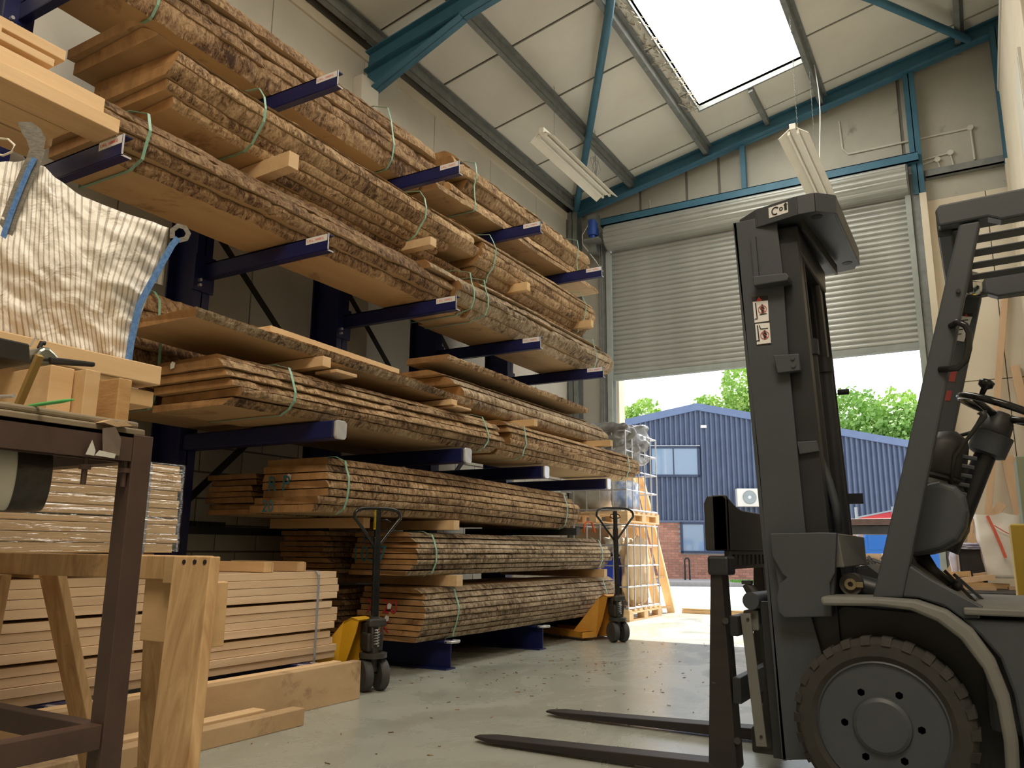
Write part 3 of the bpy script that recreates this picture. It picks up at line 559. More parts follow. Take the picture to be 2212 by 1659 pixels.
bearer(3.9, -3.72, -3.53, 2.012, 2.034, 0.2, 'thin packing offcut beside the left bearer of the wide board', 'pine')
bearer(5.3, -3.72, -3.53, 2.002, 2.018, 0.2, 'thin packing offcut beside the right bearer of the wide board', 'pine')
bearer(6.56, -4.2, -3.56, 2.035, 2.10, 0.07, 'bearer end above the even six board pack, at its middle', 'bearer')
bearer(8.22, -4.2, -3.50, 2.035, 2.10, 0.07, 'dark bearer end above the even six board pack, near the cages', 'bearer')
pack('log_pack', 'rounded log pack sawn into thick boards, below the middle arms near the shutter', 5.66, 8.72, 2.105, [0.085, 0.09, 0.08, 0.055], [-3.80, -3.77, -3.80, -3.90, -4.03], -4.40, 45, 'bark_grey', dy=[0.12, 0.0, -0.12, -0.2], dy1=[0.1, 0.03, -0.02, -0.3], rag=0.8, zc=0.0, bulge=0.02)
pack('wide_board', 'loose top board with frilled bark leaning over the rounded log pack', 5.42, 8.35, 2.445, [0.06], [-3.84, -3.80], -4.25, 46, 'bark', rag=1.6, cat='board', zc=[(5.4, 0.03), (8.4, 0.0)], straps=())
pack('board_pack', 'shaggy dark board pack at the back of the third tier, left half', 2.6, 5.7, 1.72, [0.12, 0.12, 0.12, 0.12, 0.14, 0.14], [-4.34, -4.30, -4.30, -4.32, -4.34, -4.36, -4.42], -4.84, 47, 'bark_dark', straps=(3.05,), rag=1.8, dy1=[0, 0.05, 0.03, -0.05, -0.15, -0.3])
# lower packs
pack('board_pack', 'seven board pack with pale flat edges, just below the round-nosed arms', 3.80, 7.58, 1.118, [0.052, 0.052, 0.052, 0.052, 0.052, 0.052, 0.055], [-3.66, -3.63, -3.61, -3.60, -3.60, -3.62, -3.64, -3.69], -4.20, 51, 'bark', dy=[-0.02, 0.0, 0.06, 0.06, 0.05, 0.05, 0.10], dy1=[-0.12, 0.0, 0.02, 0.0, 0.0, -0.12, -0.2], straps=(4.02, 7.25), rag=0.8, sm='strap', zc=[(3.8, 0.0), (5.4, 0.01), (7.6, -0.02)])
pack('board_pack', 'eight board pack with blue spray numbers, second from the floor', 4.76, 8.36, 0.70, [0.04] * 8, [-3.68, -3.64, -3.62, -3.60, -3.60, -3.60, -3.62, -3.66, -3.70], -4.20, 52, 'bark_grey', dy=[0.0, 0.04, 0.06, 0.05, 0.06, 0.09, 0.08, 0.05], dy1=[-0.02, 0, 0.05, 0.03, 0, -0.05, -0.15, -0.2], straps=(5.03, 8.1), rag=0.8, sm='strap')
pack('board_pack', 'nine board pack with red spray marks, lowest on the floor beams', 4.93, 8.55, 0.215, [0.044] * 9, [-3.70, -3.66, -3.63, -3.61, -3.60, -3.60, -3.61, -3.63, -3.66, -3.70], -4.22, 53, 'bark_grey', dy=[0.02, 0.0, 0.0, 0.0, 0.0, 0.02, 0.03, 0.05, 0.04], straps=(5.35, 8.2), rag=0.7, sm='strap')
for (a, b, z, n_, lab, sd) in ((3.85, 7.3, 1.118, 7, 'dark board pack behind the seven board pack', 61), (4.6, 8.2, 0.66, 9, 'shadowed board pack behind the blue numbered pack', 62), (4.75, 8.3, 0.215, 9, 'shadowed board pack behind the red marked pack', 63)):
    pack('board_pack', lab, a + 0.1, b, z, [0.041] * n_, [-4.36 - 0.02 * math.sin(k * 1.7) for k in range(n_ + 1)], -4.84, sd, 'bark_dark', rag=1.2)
bearer(5.27, -4.85, -3.56, 1.042, 1.116, 0.075, 'bearer end under the seven board pack, beside the left pallet truck handle', 'pine')
bearer(4.6, -4.85, -3.9, 1.042, 1.116, 0.075, 'shadowed bearer under the left end of the seven board pack')
bearer(7.38, -4.85, -3.52, 1.042, 1.112, 0.08, 'black painted bearer under the right end of the seven board pack', 'ink')
bearer(5.33, -4.85, -3.56, 0.613, 0.698, 0.085, 'bearer end between the blue numbered and red marked packs, left', 'pine')
bearer(8.14, -4.85, -3.56, 0.613, 0.698, 0.085, 'bearer end between the blue numbered and red marked packs, near the cages', 'bearer')
# spray marks and tags on the board ends (they face the camera side)
def onpack(nm, body, y, x, z, size, m):
    pk = [o for o in bpy.data.objects if o.parent is None and o.get('label', '').startswith(nm)][0]
    return text('spray_mark', body, m, pk, size, (x, y, z), (1, 0, 0), (0, 0, 1))
onpack('eight board pack', '1037', 4.745, -4.16, 0.80, 0.17, mat['inkblue'])
onpack('eight board pack', 'F L', 4.80, -4.10, 0.93, 0.10, mat['inkblue'])
onpack('seven board pack', '20', 3.775, -4.10, 1.125, 0.11, mat['inkblue'])
onpack('seven board pack', 'R P', 3.83, -4.12, 1.26, 0.15, mat['inkblue'])
onpack('nine board pack', 'X 20', 4.925, -4.14, 0.42, 0.15, mat['sprayred'])
onpack('nine board pack', 'XX', 4.925, -4.10, 0.28, 0.13, mat['sprayred'])
for nm, x, y, z in (('pack of thick boards', -4.0, 2.925, 1.905), ('seven board pack', -3.95, 3.84, 1.33), ('nine board pack', -3.93, 4.92, 0.45), ('nine board pack', -3.95, 4.92, 0.36)):
    pk = [o for o in bpy.data.objects if o.parent is None and o.get('label', '').startswith(nm)][0]
    MB().prism([(x, z), (x + 0.03, z + 0.005), (x + 0.035, z + 0.035), (x + 0.01, z + 0.045), (x - 0.005, z + 0.03)], 'y', y - 0.003, y).build('paper_tag', mat['white'], pk)
def xz(L): return [(p[0], p[2]) for p in L]
def yz(L): return [(p[1], p[2]) for p in L]
def xy(L): return [(p[0], p[1]) for p in L]
# ------------------------------------------------------------------ pale plank stack on the floor beams
random.seed(21)
t = thing('plank_stack', 'pale sawn plank stack in three stickered layers, strapped, behind the sawhorse', 'timber stack', (-4.05, 2.6, 0.212))
z = 0.212; k = 0
for g_ in range(3):
    for j in range(4):
        th = 0.0425; x0 = -3.665 + random.uniform(-0.012, 0.006); ye = 4.06 + random.uniform(-0.03, 0.03)
        for b_, c_ in ((x0 - 0.21, x0), (x0 - 0.44, x0 - 0.215), (x0 - 0.68, x0 - 0.445)):
            box('plank', b_, c_, 1.0, ye + random.uniform(-0.02, 0.02), z + 0.001, z + th - 0.001, mat['pale'], t, 0.002)
        z += th
    if g_ < 2:
        for yy in (1.6, 2.6, 3.9): box('sticker', -4.35, -3.68, yy, yy + 0.04, z, z + 0.014, mat['pale'], t)
        z += 0.014
HT = z
strap(t, 3.86, [(-4.37, 0.208), (-3.645, 0.208), (-3.64, 0.24), (-3.64, HT - 0.02), (-3.66, HT + 0.004), (-4.37, HT + 0.004)], 'strap_grey')
for a, lab in ((3.46, 'short brown bearer on the pale plank stack, nearer the sawhorse leg'), (3.73, 'short brown bearer on the pale plank stack, farther from the sawhorse')):
    b = MB(); b.box(-4.3, -3.70, a, a + 0.06, HT + 0.002, HT + 0.062); b.box(-4.3, -3.70, a + 0.065, a + 0.075, HT + 0.002, HT + 0.058)
    tag(b.build('timber_bearer', mat['bearer'], None, 0.003), lab, 'bearer')
for a, q in ((1.5, 'left'), (2.1, 'middle'), (2.62, 'right')): tag(box('timber_bearer', -4.3, -3.68, a, a + 0.08, HT + 0.002, 0.862, mat['bearer'], None, 0.003), q + ' bearer of three squeezed between pale planks and the film-wrapped stack', 'bearer')
t = thing('wrapped_stack', 'film-wrapped stack of pale boards with a circled number, on the plank stack', 'timber stack', (-3.95, 1.9, 0.865))
z = 0.865; hts = [0.048, 0.046, 0.047, 0.030, 0.045, 0.045, 0.045, 0.045, 0.045, 0.040]
for k, h_ in enumerate(hts):
    xf = -3.60 + random.uniform(-0.006, 0.0)
    box('board', xf - 0.30, xf, 0.9, 2.76 + random.uniform(-0.015, 0.01), z + 0.0015, z + h_ - 0.0015, mat['pine'], t, 0.003)
    box('board', xf - 0.62, xf - 0.305, 0.9, 2.76, z + 0.0015, z + h_ - 0.0015, mat['pine'], t, 0.003)
    z += h_ + (0.006 if k == 3 else 0)
strap(t, 2.56, [(-4.24, 0.862), (-3.595, 0.862), (-3.59, 0.88), (-3.59, z - 0.01), (-3.60, z + 0.004), (-4.24, z + 0.004)], 'strap_grey', wid=0.03)
text('pencil_number', '20', mat['bearer'], t, 0.05, (-3.592, 2.655, 1.215), (0, 1, 0), (0, 0, 1))
MB().tube([(-3.594, 2.68 + 0.042 * math.cos(a / 16 * 2 * PI), 1.235 + 0.042 * math.sin(a / 16 * 2 * PI)) for a in range(16)], 0.0012, 4, closed=True).build('pencil_ring', mat['bearer'], t)
fm = bpy.data.materials.new('stretch_film'); fm.use_nodes = True; nt = fm.node_tree; nt.nodes.clear()
o_ = nt.nodes.new('ShaderNodeOutputMaterial'); mx = nt.nodes.new('ShaderNodeMixShader'); tr = nt.nodes.new('ShaderNodeBsdfTransparent'); gl = nt.nodes.new('ShaderNodeBsdfGlossy'); gl.inputs['Roughness'].default_value = 0.12
nn = nt.nodes.new('ShaderNodeTexNoise'); mp = nt.nodes.new('ShaderNodeMapping'); tc = nt.nodes.new('ShaderNodeTexCoord'); mp.inputs['Scale'].default_value = (1, 0.55, 12); mp.inputs['Rotation'].default_value = (0.12, 0, 0); nn.inputs['Scale'].default_value = 3; nn.inputs['Detail'].default_value = 4
bp = nt.nodes.new('ShaderNodeBump'); bp.inputs['Strength'].default_value = 1.0; bp.inputs['Distance'].default_value = 0.03; fr = nt.nodes.new('ShaderNodeValue'); fr.outputs[0].default_value = 0.28
for a, b in ((tc.outputs['Object'], mp.inputs[0]), (mp.outputs[0], nn.inputs['Vector']), (nn.outputs['Fac'], bp.inputs['Height']), (bp.outputs[0], gl.inputs['Normal']), (fr.outputs[0], mx.inputs[0]), (tr.outputs[0], mx.inputs[1]), (gl.outputs[0], mx.inputs[2]), (mx.outputs[0], o_.inputs[0])): nt.links.new(a, b)
V = []; F = []; ny, nz = 60, 14
for i in range(ny + 1):
    for j in range(nz + 1):
        yy = 0.9 + 1.885 * i / ny; zz = 0.872 + (z - 0.865) * j / nz
        V.append((-3.583 + 0.006 * noise.noise((yy * 3, zz * 30 + yy * 3, 0)) + (-0.02 if i == ny else 0), yy, zz))
for i in range(ny):
    for j in range(nz): F.append((i * (nz + 1) + j, (i + 1) * (nz + 1) + j, (i + 1) * (nz + 1) + j + 1, i * (nz + 1) + j + 1))
new('wrapping_film', V, F, fm, t, smooth=True)
# beams on the floor in front of the stack
def beam(name, label, x0, x1, y0, y1, z0, z1, m='beam'):
    return tag(box(name, x0, x1, y0, y1, z0, z1, mat[m], None, 0.004), label, 'beam')
beam('floor_beam', 'tall weathered beam on edge on the floor, in front of the plank stack', -3.445, -3.385, 0.9, 4.0, 0, 0.222)
beam('floor_beam', 'slightly shorter beam on edge, just behind the tall weathered beam', -3.515, -3.455, 0.9, 3.90, 0, 0.225, 'pine')
beam('floor_beam', 'low dirty beam lying on the floor, nearest the camera of the floor beams', -3.215, -3.13, 0.9, 3.27, 0, 0.085)
beam('floor_beam', 'thin light batten lying behind the low dirty beam', -3.32, -3.235, 0.9, 3.10, 0, 0.095, 'pine')
# ------------------------------------------------------------------ sawhorse
t = thing('sawhorse', 'wooden trestle sawhorse in front of the pale plank stack', 'sawhorse', (-2.4, 1.6, 0))
SH = 1.6
MB().box(-3.10, -2.08, 1.60, 1.68, 0.80, 0.872).build('top_beam', mat['saw'], t, 0.004)
MB().box(-2.12, -2.03, 1.59, 1.70, 0.79, 0.872).build('beam_end', mat['bearer'], t, 0.004)
def plankleg(top, bot, wt, wb, th):           # tapered plank: centre top and bottom, width across x, thickness th in y
    m_ = MB(); V = []
    for c, w_ in ((top, wt), (bot, wb)):
        for sx in (-1, 1):
            for sy in (-1, 1): V.append((c[0] + sx * w_ / 2, c[1] + sy * th / 2, c[2]))
    m_.add(V, [(0, 1, 3, 2), (4, 6, 7, 5), (0, 4, 5, 1), (2, 3, 7, 6), (0, 2, 6, 4), (1, 5, 7, 3)]); return m_.build('leg', mat['saw'], t, 0.003)
a, b = [(-1.937, 1.55, 0.874), (-1.842, 1.55, 0.329)]
plankleg((a[0], 1.56, 0.872), (b[0] + 0.03, 1.43, 0.0), 0.155, 0.155, 0.035)
a, b = [(-2.328, 1.78, 0.832), (-2.4, 1.78, 0.207)]
plankleg((a[0] - 0.0, 1.76, 0.80), (b[0] - 0.12, 1.93, 0.0), 0.16, 0.12, 0.035)
a, b = [(-2.953, 1.6, 0.799), (-2.821, 1.6, 0.189)]
plankleg((a[0], 1.56, 0.80), (b[0], 1.45, 0.0), 0.12, 0.10, 0.035)
plankleg((a[0] + 0.02, 1.74, 0.80), (b[0] + 0.03, 1.93, 0.0), 0.12, 0.10, 0.035)
MB().box(-2.24, -2.05, 1.62, 1.66, 0.62, 0.80).build('gusset', mat['bearer'], t, 0.003)
MB().box(-1.945, -1.915, 1.60, 1.66, 0.62, 0.80).build('gusset', mat['bearer'], t, 0.003)
for p in [(-1.965, 1.54, 0.856), (-1.92, 1.54, 0.857), (-1.878, 1.54, 0.857)]: MB().cyl((p[0], 1.538, p[2]), (p[0], 1.546, p[2]), 0.007, n=10).build('screw', mat['ink'], t)
# ------------------------------------------------------------------ rusty bench at the far left
mat['rust'] = M('brown_painted_steel', (0.055, 0.032, 0.028), (0.10, 0.058, 0.045), 8, rough=0.5, bump=0.1, spots=(0.16, 0.08, 0.04), spot_scale=7, spot_amt=0.66)
mat['ply'] = M('ply_top', (0.20, 0.16, 0.11), (0.34, 0.28, 0.19), 6, rough=0.7)
t = thing('steel_bench', 'brown steel framed workbench cut by the left edge', 'workbench', (-2.0, 0.7, 0))
TX, TY, TZ = -1.66, 1.19, 1.15
MB().box(TX - 0.055, TX - 0.005, TY - 0.05, TY, 0, TZ).build('leg', mat['rust'], t, 0.002)
MB().box(TX - 0.055, TX - 0.045, TY - 1.6, TY - 0.052, TZ - 0.062, TZ).box(TX - 0.055, TX - 0.005, TY - 1.6, TY - 0.052, TZ - 0.008, TZ - 0.0).box(TX - 0.012, TX - 0.005, TY - 1.6, TY - 0.052, TZ - 0.062, TZ).build('side_rail', mat['rust'], t)
MB().box(TX - 1.6, TX - 0.06, TY - 0.05, TY - 0.005, TZ - 0.062, TZ).build('end_rail', mat['rust'], t)
MB().bar((TX - 0.03, TY - 0.05, 0.50), (TX - 0.03, TY - 1.6, 0.50), 0.04, 0.05).build('lower_rail', mat['rust'], t, 0.002)
MB().bar((TX - 0.05, TY - 0.02, 0.49), (TX - 1.6, TY - 0.02, 0.49), 0.04, 0.05).build('lower_rail', mat['rust'], t, 0.002)
MB().box(TX - 1.6, TX - 0.03, TY - 1.6, TY - 0.005, TZ + 0.001, TZ + 0.018).build('bench_top', mat['ply'], t, 0.004)
MB().box(TX - 1.6, TX - 0.035, TY - 1.6, TY - 0.02, TZ + 0.019, TZ + 0.034).build('bench_top', mat['ply'], t, 0.005)
for p in [(-1.68, 1.04, 1.066), (-1.68, 1.134, 1.081)]:
    MB().cyl((p[0], p[1], 1.03), (p[0], p[1], 1.09), 0.006, n=10).cyl((p[0], p[1], 1.062), (p[0], p[1], 1.072), 0.014, n=6).build('bolt', mat['rust'], t)
mat['tape'] = M('glossy_tape', (0.13, 0.10, 0.085), (0.22, 0.17, 0.14), 12, rough=0.12); mat['tornwhite'] = M('torn_label', (0.62, 0.62, 0.58), (0.72, 0.72, 0.68), 10, rough=0.8)
MB().prism(yz([(-1.652, 1.053, 1.152), (-1.652, 1.083, 1.159), (-1.652, 1.1, 1.134), (-1.652, 1.1, 1.096), (-1.652, 1.06, 1.096)]), 'x', -1.6535, -1.6525).build('tape_scrap', mat['tape'], t)
MB().prism(yz([(-1.652, 1.032, 1.123), (-1.652, 1.042, 1.101), (-1.652, 1.04, 1.09), (-1.652, 1.021, 1.091)]), 'x', -1.6525, -1.651).build('torn_label', mat['tornwhite'], t)
MB().prism(yz([(-1.652, 1.051, 1.103), (-1.652, 1.09, 1.099), (-1.652, 1.088, 1.089), (-1.652, 1.042, 1.091)]), 'x', -1.6525, -1.651).build('torn_label', mat['tornwhite'], t)
mat['card'] = M('brown_card', (0.50, 0.34, 0.2), (0.62, 0.44, 0.27), 6, rough=0.8)
c_ = MB(); c_.prism(yz([(-1.665, 1.06, 1.167), (-1.665, 1.079, 1.176), (-1.665, 1.093, 1.171), (-1.665, 1.11, 1.176), (-1.665, 1.132, 1.169), (-1.665, 1.094, 1.161)]), 'x', -1.72, -1.664); tag(c_.build('card_scrap', mat['card']), 'scrap of brown card on the corner of the bench top', 'card')
# white drum hanging under the bench
mat['drumw'] = M('white_plastic', (0.60, 0.58, 0.50), (0.70, 0.68, 0.60), 4, rough=0.45, spots=(0.42, 0.30, 0.16), spot_scale=4, spot_amt=0.64); mat['drumb'] = M('black_resin', (0.012, 0.01, 0.008), (0.05, 0.04, 0.03), 14, rough=0.25, bump=0.4)
DR = (-1.8, 1.009, 1.047)
t = thing('plastic_drum', 'white plastic drum with a black resin-smeared end, under the bench', 'drum', (-1.95, 0.9, 0.95))
c0 = (-1.80, 0.86, 1.005)
d_ = MB(); P1 = Vector(DR); P0 = P1 + Vector((-0.20, -0.62, 0.0)); dd = (P1 - P0).normalized()
MB().cyl(P0, P1, 0.075, n=40).build('drum_body', mat['drumw'], t, smooth=0.6)
MB().tube([P1 - dd * 0.055, P1 - dd * 0.02, P1 + dd * 0.012, P1 + dd * 0.016], [0.0765, 0.0785, 0.074, 0.05], 40).build('drum_end', mat['drumb'], t, smooth=0.9)
MB().box(-2.0, -1.93, 0.42, 0.85, 1.08, 1.12).build('hanger_block', mat['bearer'], t)
# ------------------------------------------------------------------ things on the bench
def blockthing(label, L, name='timber_offcut', m='pine', ax='y', a=1.0, b=1.1, bev=0.003):
    m_ = MB(); m_.prism(L, ax, a, b); return tag(m_.build(name, mat[m], None, bev), label, 'offcut')
ZT = TZ + 0.035
c_ = [(-1.75, 1.06, 1.297), (-1.75, 1.074, 1.183)][0]
tag(box('timber_offcut', -1.86, -1.75, c_[1], c_[1] + 0.036, ZT, c_[2], mat['pine'], None, 0.002), 'upright pale offcut on the bench, right of the brown dowel', 'offcut')
c_ = [(-1.74, 1.137, 1.29), (-1.74, 1.148, 1.192)][0]
tag(box('timber_offcut', -1.85, -1.74, c_[1], c_[1] + 0.034, ZT, c_[2], mat['pine_end'], None, 0.002), 'upright darker offcut at the bench corner', 'offcut')
c_ = [(-1.79, 1.002, 1.3), (-1.79, 1.018, 1.177)][0]
tag(box('timber_offcut', -2.15, -1.79, c_[1], c_[1] + 0.055, ZT, c_[2], mat['pine'], None, 0.002), 'wide pale offcut standing on the bench behind the brown dowel', 'offcut')
tag(box('long_timber', -2.30, -2.19, 0.5, 1.57, 1.392, 1.452, mat['pine'], None, 0.003), 'long pale timber under the front of the striped bag', 'timber')
tag(box('long_timber', -2.40, -2.21, 1.30, 1.565, 1.322, 1.372, mat['bearer'], None, 0.003), 'short brown timber projecting below the long pale timber', 'timber')
tag(box('packing_strip', -2.28, -2.2, 1.2, 1.45, 1.374, 1.391, mat['pine'], None), 'thin packing strip between the two timbers beside the bench', 'offcut')
tag(box('timber_support', -2.9, -2.25, 0.7, 1.35, 1.187, 1.390, mat['beam'], None, 0.004), 'block of stacked timber holding up the striped bag', 'timber')
tag(box('long_timber', -3.3, -2.42, 0.6, 1.54, 1.392, 1.447, mat['pine'], None, 0.003), 'pale boards laid under the striped bag', 'timber')
a, b = [(-1.813, 0.95, 1.197), (-1.747, 0.95, 1.305)]
mat['dowel'] = M('ochre_dowel', (0.30, 0.19, 0.05), (0.38, 0.25, 0.08), 6, rough=0.6)
tag(MB().bar((a[0], 0.95, ZT), (b[0], 0.95, b[2]), 0.014, 0.014, (0, 1, 0)).build('dowel', mat['dowel'], None, 0.001), 'ochre stick leaning on the bench', 'stick')
mat['greenp'] = M('green_plastic', (0.10, 0.55, 0.17), (0.14, 0.62, 0.2), 5, rough=0.4)
L = [(-1.756, 0.93, 1.185), (-1.704, 0.93, 1.186), (-1.653, 0.93, 1.182), (-1.601, 0.93, 1.169), (-1.568, 0.93, 1.161)]
tag(MB().tube([(p[0], 0.93, max(p[2], ZT + 0.003)) for p in L], [0.002, 0.004, 0.004, 0.004, 0.002], 8).build('green_strip', mat['greenp'], None, smooth=True), 'curved bright green plastic strip on the bench', 'plastic strip')
L = [(-1.841, 0.9, 1.212), (-1.732, 0.9, 1.205)]
tag(MB().cyl((L[0][0], 0.9, L[0][2]), (L[1][0], 0.9, L[1][2]), 0.004, n=12).build('metal_rod', mat['silver'], None, smooth=0.6), 'thin metal rod entering from the left edge above the bench', 'rod')
mat['blackp'] = M('black_plastic', (0.012, 0.012, 0.012), (0.03, 0.03, 0.03), 8, rough=0.5)
L = [(-1.93, 1.023, 1.37), (-1.93, 0.869, 1.343), (-1.93, 0.879, 1.276), (-1.93, 1.032, 1.322)]
t = thing('black_case', 'black case at the left edge in front of the striped bag', 'case', (-2.0, L[0][1] - 0.1, 1.313))
MB().prism([(L[0][1], L[0][2]), (L[1][1], L[0][2]), (L[1][1], L[3][2]), (L[3][1], L[3][2])], 'x', -2.12, -1.93).build('case_body', mat['blackp'], t, 0.004)
L = [(-1.92, 1.019, 1.362), (-1.92, 1.028, 1.384), (-1.92, 1.038, 1.383)]
MB().tube(L, 0.002, 6).build('wire_clip', mat['silver'], t)
mat['steelbowl'] = M('grey_glazed_metal', (0.16, 0.17, 0.15), (0.32, 0.32, 0.28), 3, rough=0.22, metal=0.8)
L = [(-1.97, 1.059, 1.33), (-1.97, 1.06, 1.357), (-1.97, 1.068, 1.373), (-1.97, 1.08, 1.382), (-1.97, 1.096, 1.383), (-1.97, 1.111, 1.374), (-1.97, 1.124, 1.363), (-1.97, 1.129, 1.345)]
t = thing('hand_tool', 'rounded grey hand tool with a black slotted strap, in front of the striped bag', 'tool', (-2.0, L[3][1], 1.31))
m_ = MB(); m_.prism([(p[1], p[2]) for p in L], 'x', -2.08, -1.97); m_.build('dome', mat['steelbowl'], t, 0.018, seg=4)
sp_ = [(-1.95, 1.087, 1.355), (-1.95, 1.204, 1.365), (-1.95, 1.205, 1.353), (-1.95, 1.092, 1.337)]
MB().prism([(p[1], p[2]) for p in sp_], 'x', -1.965, -1.95).build('strap_plate', mat['blackp'], t, 0.004)
MB().tube([(-1.99, 1.078, 1.379), (-1.99, 1.083, 1.394), (-1.99, 1.091, 1.394)], 0.006, 8).build('knob', mat['blackp'], t)
# ------------------------------------------------------------------ striped bulk bag
bm_ = bpy.data.materials.new('striped_woven'); bm_.use_nodes = True; nt = bm_.node_tree; N = nt.nodes; L_ = nt.links; B = N['Principled BSDF']; B.inputs['Roughness'].default_value = 0.42
uv = N.new('ShaderNodeUVMap'); sx = N.new('ShaderNodeSeparateXYZ'); L_.new(uv.outputs[0], sx.inputs[0])
def mt(op, a, b_):
    n = N.new('ShaderNodeMath'); n.operation = op
    for i, v_ in enumerate((a, b_)):
        if v_ is None: continue
        if isinstance(v_, (int, float)): n.inputs[i].default_value = v_
        else: L_.new(v_, n.inputs[i])
    return n.outputs[0]
fr_ = mt('FRACT', mt('MULTIPLY', sx.outputs[0], 36.0), None); st = mt('GREATER_THAN', fr_, 0.70)
wv = N.new('ShaderNodeTexNoise'); wv.inputs['Scale'].default_value = 220; L_.new(uv.outputs[0], wv.inputs['Vector'])
cr_ = N.new('ShaderNodeMixRGB'); cr_.inputs[1].default_value = (0.88, 0.86, 0.81, 1); cr_.inputs[2].default_value = (0.37, 0.33, 0.29, 1)
L_.new(mt('MULTIPLY', st, mt('ADD', mt('MULTIPLY', wv.outputs['Fac'], 0.9), 0.35)), cr_.inputs[0]); L_.new(cr_.outputs[0], B.inputs['Base Color'])
wr_ = N.new('ShaderNodeTexNoise'); wr_.inputs['Scale'].default_value = 9; wr_.inputs['Detail'].default_value = 7; wr_.inputs['Distortion'].default_value = 1.5; bp = N.new('ShaderNodeBump'); bp.inputs['Strength'].default_value = 0.8; bp.inputs['Distance'].default_value = 0.02
tc = N.new('ShaderNodeTexCoord'); L_.new(tc.outputs['Object'], wr_.inputs['Vector']); L_.new(wr_.outputs['Fac'], bp.inputs['Height']); L_.new(bp.outputs[0], B.inputs['Normal'])
# outline of the near face: left side and right side curves (x, z) on the plane y = 1.5, then puffed out
top = [(-2.67, 1.04, 2.04), (-2.599, 1.134, 2.054), (-2.542, 1.211, 2.08), (-2.513, 1.25, 2.097), (-2.484, 1.287, 2.078), (-2.463, 1.316, 2.048), (-2.413, 1.383, 2.001), (-2.345, 1.474, 1.973), (-2.296, 1.539, 1.955), (-2.257, 1.591, 1.939)]
bot = [(-2.652, 1.064, 1.472), (-2.585, 1.154, 1.481), (-2.515, 1.247, 1.485), (-2.471, 1.306, 1.481), (-2.433, 1.356, 1.476), (-2.403, 1.396, 1.473), (-2.372, 1.438, 1.469), (-2.344, 1.474, 1.465), (-2.324, 1.501, 1.459), (-2.303, 1.529, 1.457)]
mid = [(-2.668, 1.043, 1.752), (-2.599, 1.135, 1.762), (-2.535, 1.22, 1.772), (-2.498, 1.27, 1.766), (-2.467, 1.311, 1.759), (-2.432, 1.357, 1.749), (-2.396, 1.405, 1.74), (-2.36, 1.453, 1.73), (-2.323, 1.502, 1.72), (-2.285, 1.553, 1.694)]
md2 = [(-2.662, 1.051, 1.595), (-2.594, 1.141, 1.603), (-2.524, 1.235, 1.611), (-2.487, 1.284, 1.613), (-2.454, 1.329, 1.614), (-2.423, 1.369, 1.612), (-2.392, 1.41, 1.609), (-2.361, 1.453, 1.604), (-2.328, 1.496, 1.592), (-2.298, 1.537, 1.579)]
t = thing('bulk_bag', 'big white bulk bag with grey stripes and blue-edged corner loops, on timbers', 'bag', (-2.7, 1.8, 1.45))
NU, NV = 90, 60
def curve(C, s):
    f_ = s * (len(C) - 1); i = min(int(f_), len(C) - 2); a = f_ - i; return (C[i][0] * (1 - a) + C[i + 1][0] * a, C[i][2] * (1 - a) + C[i + 1][2] * a)
V = []; UV = []
for i in range(NU + 1):
    s = i / NU; pt = [curve(top, s), curve(mid, s), curve(md2, s), curve(bot, s)]
    for j in range(NV + 1):
        v_ = j / NV; tt = [0, 0.46, 0.75, 1.0]
        for q_ in range(3):
            if v_ <= tt[q_ + 1] + 1e-9: break
        a = (v_ - tt[q_]) / (tt[q_ + 1] - tt[q_]); x = pt[q_][0] * (1 - a) + pt[q_ + 1][0] * a; zz = pt[q_][1] * (1 - a) + pt[q_ + 1][1] * a
        puff = 0.07 * (math.sin(PI * min(1, max(0, v_))) ** 0.6) * (1 - max(0, (s - 0.75) / 0.25) ** 2)
        fold = 0.028 * noise.noise((s * 5 + v_ * 2.5, v_ * 5 - s * 3, 1)) + 0.012 * noise.noise((s * 14 - v_ * 5, v_ * 13, 4)) + 0.003 * noise.noise((s * 30, v_ * 34 - s * 9, 8))
        edge = max(0, (s - 0.7) / 0.3); fold += edge * 0.006 * math.sin(v_ * 55 + s * 6)
        cz_ = max(zz, 1.449)
        yb = (-2.76 - 0.8 * x) / -0.6; dpl = puff + fold; V.append((x + 0.82 * dpl, yb - 0.57 * dpl, cz_)); UV.append((s, v_))
F = [(i * (NV + 1) + j, (i + 1) * (NV + 1) + j, (i + 1) * (NV + 1) + j + 1, i * (NV + 1) + j + 1) for i in range(NU) for j in range(NV)]
n0 = len(V)
# right side going back and the far face
for j in range(NV + 1):
    p = V[NU * (NV + 1) + j]; V.append((p[0] * 1.3 - 0.05, p[1] * 1.3 - 0.03, max(1.45, p[2]))); UV.append((1.35, j / NV))
for j in range(NV): F.append((NU * (NV + 1) + j, n0 + j, n0 + j + 1, NU * (NV + 1) + j + 1))
n1 = len(V)
for i in range(NU + 1):
    p = V[i * (NV + 1)]; V.append((p[0] * 1.12, p[1] * 1.12, max(1.46, p[2] - 0.10))); UV.append((i / NU, -0.3))
for i in range(NU): F.append((i * (NV + 1), n1 + i, n1 + i + 1, (i + 1) * (NV + 1)))
o = new('bag_body', V, F, bm_, t, smooth=True)
ul = o.data.uv_layers.new(name='UVMap')
for lp in o.data.loops: ul.data[lp.index].uv = UV[lp.vertex_index]
mat['web'] = M('grey_webbing', (0.10, 0.10, 0.09), (0.30, 0.28, 0.24), 60, (1, 1, 3), 0.8, bump=0.3); mat['webblue'] = M('blue_stitching', (0.03, 0.12, 0.38), (0.14, 0.30, 0.62), 90, rough=0.7, bump=0.3)
